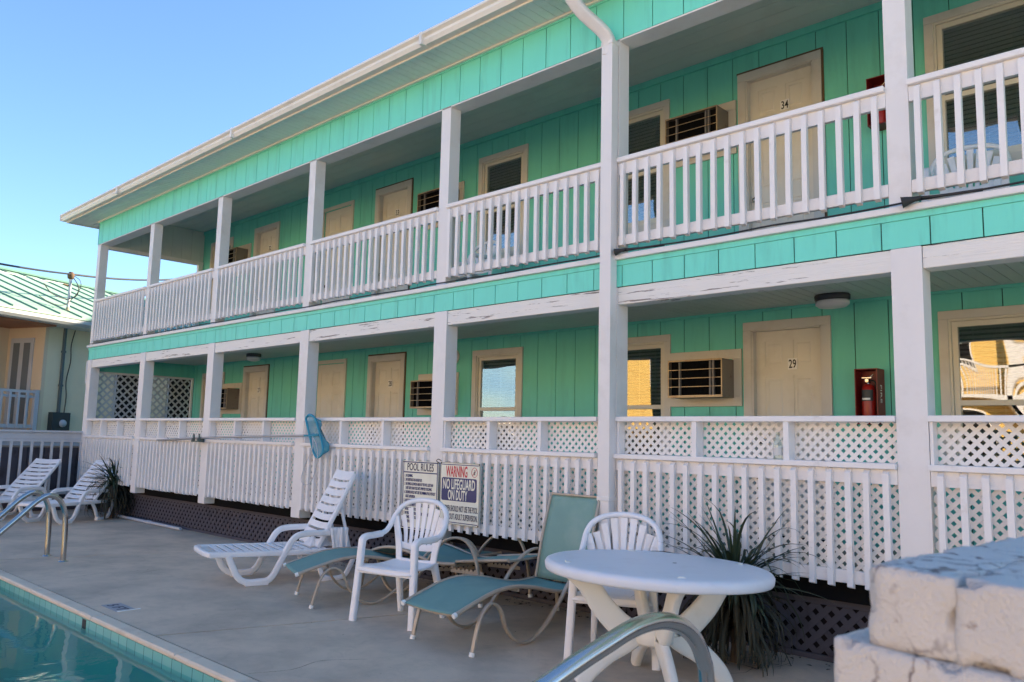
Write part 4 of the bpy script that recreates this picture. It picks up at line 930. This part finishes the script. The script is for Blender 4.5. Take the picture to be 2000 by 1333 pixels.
# ground litter: dry leaves, few of them, each lying on the deck
rnd = random.Random(4)
def debris(n, x0, x1, y0, y1, nm, lab, smin=.010, smax=.028):
    a = MB()
    for k in range(n):
        x, y = rnd.uniform(x0, x1), rnd.uniform(y0, y1); s_ = rnd.uniform(smin, smax); q = rnd.uniform(0, 6.28); c, d = math.cos(q)*s_, math.sin(q)*s_
        a.add([(x-c, y-d, .003), (x+d*.4, y-c*.4, .007), (x+c, y+d, .004), (x-d*.4, y+c*.4, .008)], [(0, 1, 2, 3)])
    o = a.build(nm, M['dead']); tag(o, kind='stuff'); o['label'] = lab; o['category'] = 'leaf litter'
debris(170, -4, 2.0, .02, .21, 'leaf_litter', 'dry brown leaf litter along the foot of the mauve lattice')
debris(26, -8, 2.5, -2.6, -.2, 'dry_crumbs', 'few tiny dark crumbs of dry leaf scattered over the pool deck', .004, .009)
pp = MB(); pp.tube([(-10.45, .10, .03), (-9.2, .09, .03), (-8.02, .08, .03)], .024, 10); pp.tube([(-9.25, .09, .03), (-9.13, .09, .03)], .032, 10)
tag(pp.build('pvc_pipe', M['greyrail']), 'thin pale pipe lying on the deck at the foot of the mauve lattice', 'pipe')

# ---------------------------------------------------------------- fence at the left end
t = thing('deck_fence', 'pale grey baluster fence with a wide cap rail behind the far loungers', 'fence', (-12.25, -2.5, 0))
a = MB(); a.box(-12.33, -12.18, -7.0, .22, 1.425, 1.462, .004); a.box(-12.27, -12.23, -7, .2, 1.30, 1.424, .003); a.box(-12.25, -12.21, -7.0, .2, .30, .38, .003); a.box(-12.30, -12.20, -7.0, .22, 1.255, 1.298, .003); B(a, 'rail', M['greyrail'], t)
a = MB(); y = -6.95
while y < .1: a.box(-12.205, -12.165, y-.019, y+.019, .26, 1.256); y += .165
B(a, 'balusters', M['greyrail'], t)
for yp in (.10, -3.6): a = MB(); a.box(-12.30, -12.20, yp, yp+.10, 0, 1.254, .004); B(a, 'post', M['greyrail'], t)
a = MB(); a.box(-12.2, -11.5, .16, .20, 1.26, 1.33, .003); B(a, 'link_rail', M['greyrail'], t)
t = thing('raised_terrace', 'low dark mauve boarded side of the raised terrace behind the pale fence', 'terrace', (-13, -3, 0))
a = MB(); y = -7.0
while y < 1.6: a.box(-12.42, -12.40, y, y+.13, 0, 1.15); y += .14
a.box(-12.44, -12.42, -7, 1.6, 0, 1.15); B(a, 'side_boards', M['skirt'], t)
a = MB(); a.box(-17.4, -12.44, -7, 1.6, 1.1, 1.18); B(a, 'terrace_floor', M['floor'], t)

# ---------------------------------------------------------------- neighbouring house
P0 = Vector((-17.82, .853, 0)); dd = Vector((-.387, .922, 0)).normalized(); nn0 = Vector((.922, .387, 0)).normalized()
def W(t_, k, z): return P0+dd*t_+nn0*k+Vector((0, 0, z))
nb = thing('neighbour_house', 'low pale stucco house with a mint green metal roof and a warm recessed porch', 'house', tuple(W(2, -3, 0)))
def wbox(mb, t0, t1, k0, k1, z0, z1): mb.prism([W(t0, k0, z0), W(t1, k0, z0), W(t1, k1, z0), W(t0, k1, z0)], (0, 0, z1-z0))
a = MB(); wbox(a, 0, 9, -.2, 0, 0, 4.02); wbox(a, 8.8, 9, -9, -.2, 0, 4.0); B(a, 'stucco_wall', M['stucco'], nb)
a = MB(); wbox(a, -.001, .10, -1.25, .002, 1.2, 4.0); wbox(a, -6, .1, -1.45, -1.25, 1.2, 4.0); B(a, 'porch_wall', M['porch'], nb)
a = MB(); wbox(a, -6, 0, -1.25, .35, 3.98, 4.02); B(a, 'porch_ceiling', mat('cedar_ceiling', (.40, .17, .09), .7), nb)
a = MB(); wbox(a, -6, 0, -1.25, .25, 1.25, 1.45); B(a, 'porch_floor', M['floor'], nb)
a = MB(); wbox(a, -7, 10, .0, .62, 4.022, 4.06); B(a, 'eave_soffit', M['soffit'], nb)
a = MB(); a.prism([W(-7, k, z) for k, z in ((.60, 4.03), (.66, 4.03), (.73, 4.09), (.74, 4.17), (.60, 4.17))], dd*17); B(a, 'gutter', mat('pale_gutter', (.52, .56, .58), .35), nb)
a = MB(); e0, e1, ze, zr = .66, -4.2, 4.20, 5.98
a.prism([W(-7, e0, ze), W(-7, e1, zr), W(-7, e1*2-e0, ze), W(-7, e1*2-e0, ze+.05), W(-7, e1, zr+.05), W(-7, e0, ze+.05)], dd*17); rf = B(a, 'metal_roof', M['metalroof'], nb)
a = MB(); k = -7.0
while k < 10.0:
    a.prism([W(k, e0, ze+.05), W(k, e1, zr+.05), W(k, e1, zr+.085), W(k, e0, ze+.085)], dd*.03); k += .62
a.prism([W(-7, e1+.10, zr+.05), W(-7, e1, zr+.13), W(-7, e1-.1, zr+.05)], dd*17); B(a, 'standing_seams', M['seam'], rf)
a = MB()
for q0, q1 in ((2.2, 3.3), (4.1, 5.6)):
    a = MB(); wbox(a, q0, q1, .0, .03, 1.50, 3.45); fr_ = B(a, 'window', M['greyrail'], nb); a = MB(); wbox(a, q0+.06, q1-.06, .03, .04, 1.56, 3.39); B(a, 'pane', M['dark'], fr_)
# porch door: in the wall that faces back towards the pool
def pbox(mb, k0, k1, y0, y1, z0, z1): wbox(mb, -y1, -y0, -k1, -k0, z0, z1)
a = MB(); pbox(a, .34, 1.12, .002, .03, 1.45, 3.72)
dr = B(a, 'glass_door', M['greyrail'], nb); a = MB(); pbox(a, .44, .66, .03, .034, 1.6, 3.6); pbox(a, .80, 1.02, .03, .034, 1.6, 3.6); B(a, 'pane', M['curtain'], dr)
a = MB(); wbox(a, -6, -.08, -.03, .05, 2.34, 2.40); wbox(a, -6, -.08, 0, .03, 2.22, 2.28); wbox(a, -6, -.08, 0, .04, 1.50, 1.58); k = -5.9
while k < -.1: wbox(a, k, k+.05, .04, .07, 1.50, 2.34); k += .22
wbox(a, -.16, -.06, -.04, .06, 1.3, 2.42); B(a, 'porch_rail', M['greyrail'], nb)
a = MB(); wbox(a, .50, .56, .0, .06, 1.9, 4.02); wbox(a, .48, .58, 0, .065, 2.55, 2.6); wbox(a, .48, .58, 0, .065, 3.4, 3.45); B(a, 'conduit', M['conduit'], nb)
a = MB(); wbox(a, .28, .78, .0, .16, 1.42, 1.90); mt = B(a, 'meter_box', M['meter'], nb)
a = MB(); ctr = W(.56, .17, 1.63); a.lathe([(0, .05), (.085, .045), (.095, .0)], 0, 0, 20)
bas = Matrix((dd, Vector((0, 0, 1)), nn0)).transposed(); a.v = [ctr+bas @ Vector((p.x, p.y, p.z)) for p in a.v]; B(a, 'meter_dial', M['glassy'] if 'glassy' in M else M['greyrail'], mt)
a = MB(); a.tube(cr([W(.80, .05, 4.0), W(.72, .05, 3.6), W(.74, .05, 3.2), W(.66, .05, 2.7), W(.70, .05, 2.3), W(.68, .05, 1.9)]), .014, 6); B(a, 'wall_cable', M['cable'], nb)
# service mast
mp_ = W(.48, .10, 0); t = thing('service_mast', 'galvanised electric service mast standing on the edge of the mint roof', 'mast', (mp_.x, mp_.y, 4.3))
a = MB(); a.tube([mp_+Vector((0, 0, 4.25)), mp_+Vector((.02, 0, 5.30))], .034, 12); B(a, 'pole', M['greyrail'], t)
a = MB(); a.lathe([(.10, 4.33), (.09, 4.40), (.045, 4.52), (.036, 4.56)], mp_.x, mp_.y, 16); B(a, 'flashing', mat('rusty_flashing', (.42, .36, .22), .7), t)
a = MB(); a.lathe([(.03, 5.26), (.075, 5.29), (.085, 5.38), (.05, 5.45), (0, 5.46)], mp_.x+.02, mp_.y, 16); B(a, 'weather_head', M['brown_part'], t); a = MB(); a.tube([mp_+Vector((0, 0, 5.10)), mp_-dd*.18+Vector((0, 0, 5.11))], .022, 8); B(a, 'insulator_arm', M['brown_part'], t)
wt_ = MB(); top_ = mp_+Vector((.02, 0, 5.40))
A_ = Vector((-13.99, -1.19, 4.80)); E_ = Vector((-21.217, 5.549, 6.35))
def sagw(a, b, s, n=14): return [a.lerp(b, k/n)-Vector((0, 0, s*4*(k/n)*(1-k/n))) for k in range(n+1)]
far_l = top_+(A_-top_)*4
cw = MB(); cw.tube(sagw(A_+(A_-top_)*1.5, top_, .10), .022, 6); cw.tube(sagw(top_, E_, .08), .026, 6); cw.tube(sagw(E_, E_+(E_-top_)*3, .25), .018, 6)
tag(cw.build('power_line', M['cable']), 'thick black power line running past the top of the service mast', 'wire')
cw = MB(); q0 = mp_-dd*.2+Vector((0, 0, 5.12)); L_ = q0+Vector((2.9, -3.1, -.26)); cw.tube(sagw(L_, q0, .05), .008, 6)
tag(cw.build('white_drop_wire', M['wcable']), 'thin white drop wire reaching the mast from the left', 'wire')
cw = MB(); ml = q0.lerp(L_, .42)
cw.tube(cr([mp_+Vector((.55, -.75, 4.98)), mp_+Vector((.35, -.5, 4.80)), mp_+Vector((.1, -.1, 4.74)), mp_+Vector((.10, .14, 4.85)), mp_+Vector((.12, .16, 5.1)), top_]), .011, 6)
cw.tube(cr([top_, mp_+Vector((.10, .20, 5.25)), mp_+Vector((.08, .20, 5.0)), mp_+Vector((.1, -.1, 4.60)), mp_+Vector((.35, -.5, 4.56)), mp_+Vector((.62, -.85, 4.66))]), .009, 6)
tag(cw.build('service_loop', M['cable']), 'black looped service cable hanging around the mast below the power line', 'wire')

# ---------------------------------------------------------------- white brick pillar in the foreground
t = thing('brick_pillar', 'rough white painted brick pillar with chipped edges in the lower right foreground', 'pillar', (4.1, -4.2, 0))
def rough_block(mb, p0, u, v, lu, lv, z0, z1, seed, r=.004):
    # subdivided block, corners rounded and faces roughened with noise
    u = Vector(u).normalized(); v = Vector(v).normalized(); nu, nv, nz = int(lu/.012), int(lv/.012), int((z1-z0)/.010); V = {}; F = []
    def pt(i, j, k):
        key = (i, j, k)
        if key in V: return V[key][0]
        a, b, c = i/nu*lu, j/nv*lv, k/nz*(z1-z0); m = Vector((lu, lv, z1-z0))/2; q = Vector((a, b, c))-m
        inn = Vector([max(-(m[x]-r), min(m[x]-r, q[x])) for x in range(3)]); dlt = q-inn
        if dlt.length > 1e-9: q = inn+dlt.normalized()*min(dlt.length, r)
        nd = q.normalized(); w3 = Vector((q.x*16+seed, q.y*16, q.z*22)); n = mnoise.noise(w3*.6+Vector((3, 1, 7)))*.0030+mnoise.noise(w3)*.0014+mnoise.noise(w3*3.2)*.0012+mnoise.noise(w3*9)*.0016-(.011 if dlt.length > r*.5 and sum(abs(dlt[x]) > r*.3 for x in range(3)) > 1 and mnoise.noise(w3*1.4+Vector((9, 2, 4))) > .12 else 0)
        out = dlt.normalized() if dlt.length > 1e-9 else nd
        q = q+out*n*1.3; q += m
        V[key] = (len(V), p0+u*q.x+v*q.y+Vector((0, 0, z0+q.z))); return V[key][0]
    for i in range(nu):
        for j in range(nv): F.append((pt(i, j, nz), pt(i+1, j, nz), pt(i+1, j+1, nz), pt(i, j+1, nz))); F.append((pt(i, j, 0), pt(i, j+1, 0), pt(i+1, j+1, 0), pt(i+1, j, 0)))
    for k in range(nz):
        for i in range(nu): F.append((pt(i, 0, k), pt(i+1, 0, k), pt(i+1, 0, k+1), pt(i, 0, k+1))); F.append((pt(i, nv, k), pt(i, nv, k+1), pt(i+1, nv, k+1), pt(i+1, nv, k)))
        for j in range(nv): F.append((pt(0, j, k), pt(0, j, k+1), pt(0, j+1, k+1), pt(0, j+1, k))); F.append((pt(nu, j, k), pt(nu, j+1, k), pt(nu, j+1, k+1), pt(nu, j, k+1)))
    L = [None]*len(V)
    for i_, p in V.values(): L[i_] = p
    mb.add(L, F, True)
bm_ = mat('painted_brick', (.62, .58, .54), .75, var=.08, scale=14, bump=.6, bscale=190, dirt=(.22, .15, .13), dscale=22, damt=.85, dlo=.62, dhi=.70)
def crackify(m):
    t = m.node_tree; N = t.nodes; L = t.links; b = N['Principled BSDF']; tc = N.new('ShaderNodeTexCoord')
    n = N.new('ShaderNodeTexNoise'); n.inputs['Scale'].default_value = 14; n.inputs['Detail'].default_value = 4; L.new(tc.outputs['Object'], n.inputs['Vector'])
    ad = N.new('ShaderNodeVectorMath'); ad.operation = 'MULTIPLY_ADD'; ad.inputs[1].default_value = (.10, .10, .10); L.new(n.outputs['Color'], ad.inputs[0]); L.new(tc.outputs['Object'], ad.inputs[2])
    v = N.new('ShaderNodeTexVoronoi'); v.feature = 'DISTANCE_TO_EDGE'; v.inputs['Scale'].default_value = 13; L.new(ad.outputs[0], v.inputs['Vector'])
    r = N.new('ShaderNodeMapRange'); r.inputs[1].default_value = .0; r.inputs[2].default_value = .05; r.inputs[3].default_value = 1; r.inputs[4].default_value = 0; L.new(v.outputs[0], r.inputs[0])
    n2 = N.new('ShaderNodeTexNoise'); n2.inputs['Scale'].default_value = 7; L.new(tc.outputs['Object'], n2.inputs['Vector'])
    r2 = N.new('ShaderNodeMapRange'); r2.inputs[1].default_value = .47; r2.inputs[2].default_value = .58; L.new(n2.outputs['Fac'], r2.inputs[0])
    mu = N.new('ShaderNodeMath'); mu.operation = 'MULTIPLY'; L.new(r.outputs[0], mu.inputs[0]); L.new(r2.outputs[0], mu.inputs[1])
    mx = N.new('ShaderNodeMix'); mx.data_type = 'RGBA'; mx.inputs[7].default_value = (.13, .09, .09, 1); src = b.inputs['Base Color'].links[0].from_socket
    L.new(mu.outputs[0], mx.inputs[0]); L.new(src, mx.inputs[6]); L.new(mx.outputs[2], b.inputs['Base Color'])
crackify(bm_)
c0 = Vector((3.806, -4.488, 0)); ud = Vector((.9785, -.206, 0)).normalized(); vd = Vector((.075, .997, 0)).normalized()
zt = 1.345; h0 = .098
a = MB(); rough_block(a, c0, ud, vd, .112, .76, zt-h0, zt, 1); rough_block(a, c0+ud*.1075, ud, vd, .25, .76, zt-h0-.002, zt-.001, 5); B(a, 'top_course', bm_, t)
z = zt-h0+.0005; k = 0
while z > .02:
    a = MB(); off = (.045, .030)[k % 2]; c1 = c0-ud*off-vd*.010; h = .095
    l1 = (.30, .17)[k % 2]
    rough_block(a, c1, ud, vd, l1, .64, max(.0, z-h), z, 11+k*3); rough_block(a, c1+ud*(l1-.001), ud, vd, .42-l1, .64, max(.0, z-h), z-.001, 17+k*3); B(a, 'brick_course', bm_, t); z -= h-.0005; k += 1
a = MB(); a.prism([c0+ud*.0+vd*.03, c0+ud*.35+vd*.03, c0+ud*.35+vd*.58, c0+ud*.0+vd*.58], (0, 0, zt-.03)); B(a, 'mortar_core', mat('dark_mortar', (.05, .045, .04), .9), t)

# ---------------------------------------------------------------- yellow house reflected in windows; other buildings unseen, added to shade and bounce light
t = thing('yellow_house', 'two storey yellow house with white balconies across the pool, seen reflected in the windows', 'house', (-9, -28, 0))
a = MB(); a.box(-24, 7, -36, -26, 0, 6.6); 
z = .2
while z < 6.5: a.box(-24.01, 7.01, -26.0, -25.985, z, z+.20); z += .22
a.prism([(-21, -26, 6.6), (-12, -26, 6.6), (-16.5, -26, 9.4)], (0, -10, 0)); B(a, 'siding_wall', M['yellow'], t)
a = MB(); a.prism([(-25, -25.4, 6.6), (-25, -31, 8.4), (-25, -36.6, 6.6)], (33, 0, 0)); a.prism([(-22, -25.3, 6.4), (-16.5, -25.3, 9.4), (-11, -25.3, 6.4), (-11, -25.3, 6.65), (-16.5, -25.3, 9.7), (-22, -25.3, 6.65)], (0, -8, 0)); B(a, 'roof', M['roof'], t)
for x in (-19, -14, -8.5, -5, -1.5, 3):
    for z in (1.0, 4.3):
        a = MB(); a.box(x-.6, x+.6, -25.98, -25.90, z, z+1.6); w_ = B(a, 'window', M['white'], t); a = MB(); a.box(x-.5, x+.5, -25.90, -25.88, z+.1, z+1.5); B(a, 'pane', M['dark'], w_)
a = MB(); a.box(-11, 6, -25.9, -24.4, 3.3, 3.5); a.box(-11, 6, -24.5, -24.4, 4.45, 4.55); x = -11
while x < 6: a.box(x, x+.05, -24.5, -24.45, 3.5, 4.5); x += .16
for x in (-11, -6.8, -2.6, 1.6, 5.8): a.box(x, x+.18, -24.6, -24.4, 0, 6.6)
B(a, 'balcony', M['white'], t)
for nm, lab, xa, xb, yy, hh, mm in (('white_bounce_house', 'low white house added beyond the yellow house to bounce sunlight, outside the picture', -34, -25.5, -29, 2.4, 'white'), ('cream_bounce_block', 'tall cream apartment block added on the left to bounce warm sunlight, outside the picture', -80, -44, -27, 12.0, 'coping'), ('cream_bounce_house', 'cream house added on the right to bounce warm sunlight, outside the picture', 9, 22, -26, 7.5, 'coping')):  # unseen buildings added as sunlit surfaces for warm fill
    t = thing(nm, lab, 'house', ((xa+xb)/2, yy-5, 0)); a = MB(); a.box(xa, xb, yy-9, yy, 0, hh); B(a, 'wall', M[mm], t)
    a = MB(); a.prism([(xa-.5, yy+.5, hh), (xa-.5, yy-4.5, hh+1.6), (xa-.5, yy-9.5, hh)], (xb-xa+1, 0, 0)); B(a, 'roof', M['roof'], t)
    x = xa+2
    while x < xb-2:
        a = MB(); a.box(x-.6, x+.6, yy, yy+.06, 1, 2.5); w_ = B(a, 'window', M['trim'], t); a = MB(); a.box(x-.5, x+.5, yy+.06, yy+.08, 1.1, 2.4); B(a, 'pane', M['dark'], w_); x += 4
t = thing('rear_sun_blocker', 'plain unseen building added behind the motel to block the sun', 'building', (-23, 19, 0))  # added out of view to shade the fence and neighbour walls
a = MB(); a.box(-32, -4, 14.5, 24, 0, 9.3); B(a, 'wall', M['stucco'], t); a = MB(); a.box(-32.4, -3.6, 14.1, 24.4, 9.3, 9.6); B(a, 'roof', M['roof'], t)
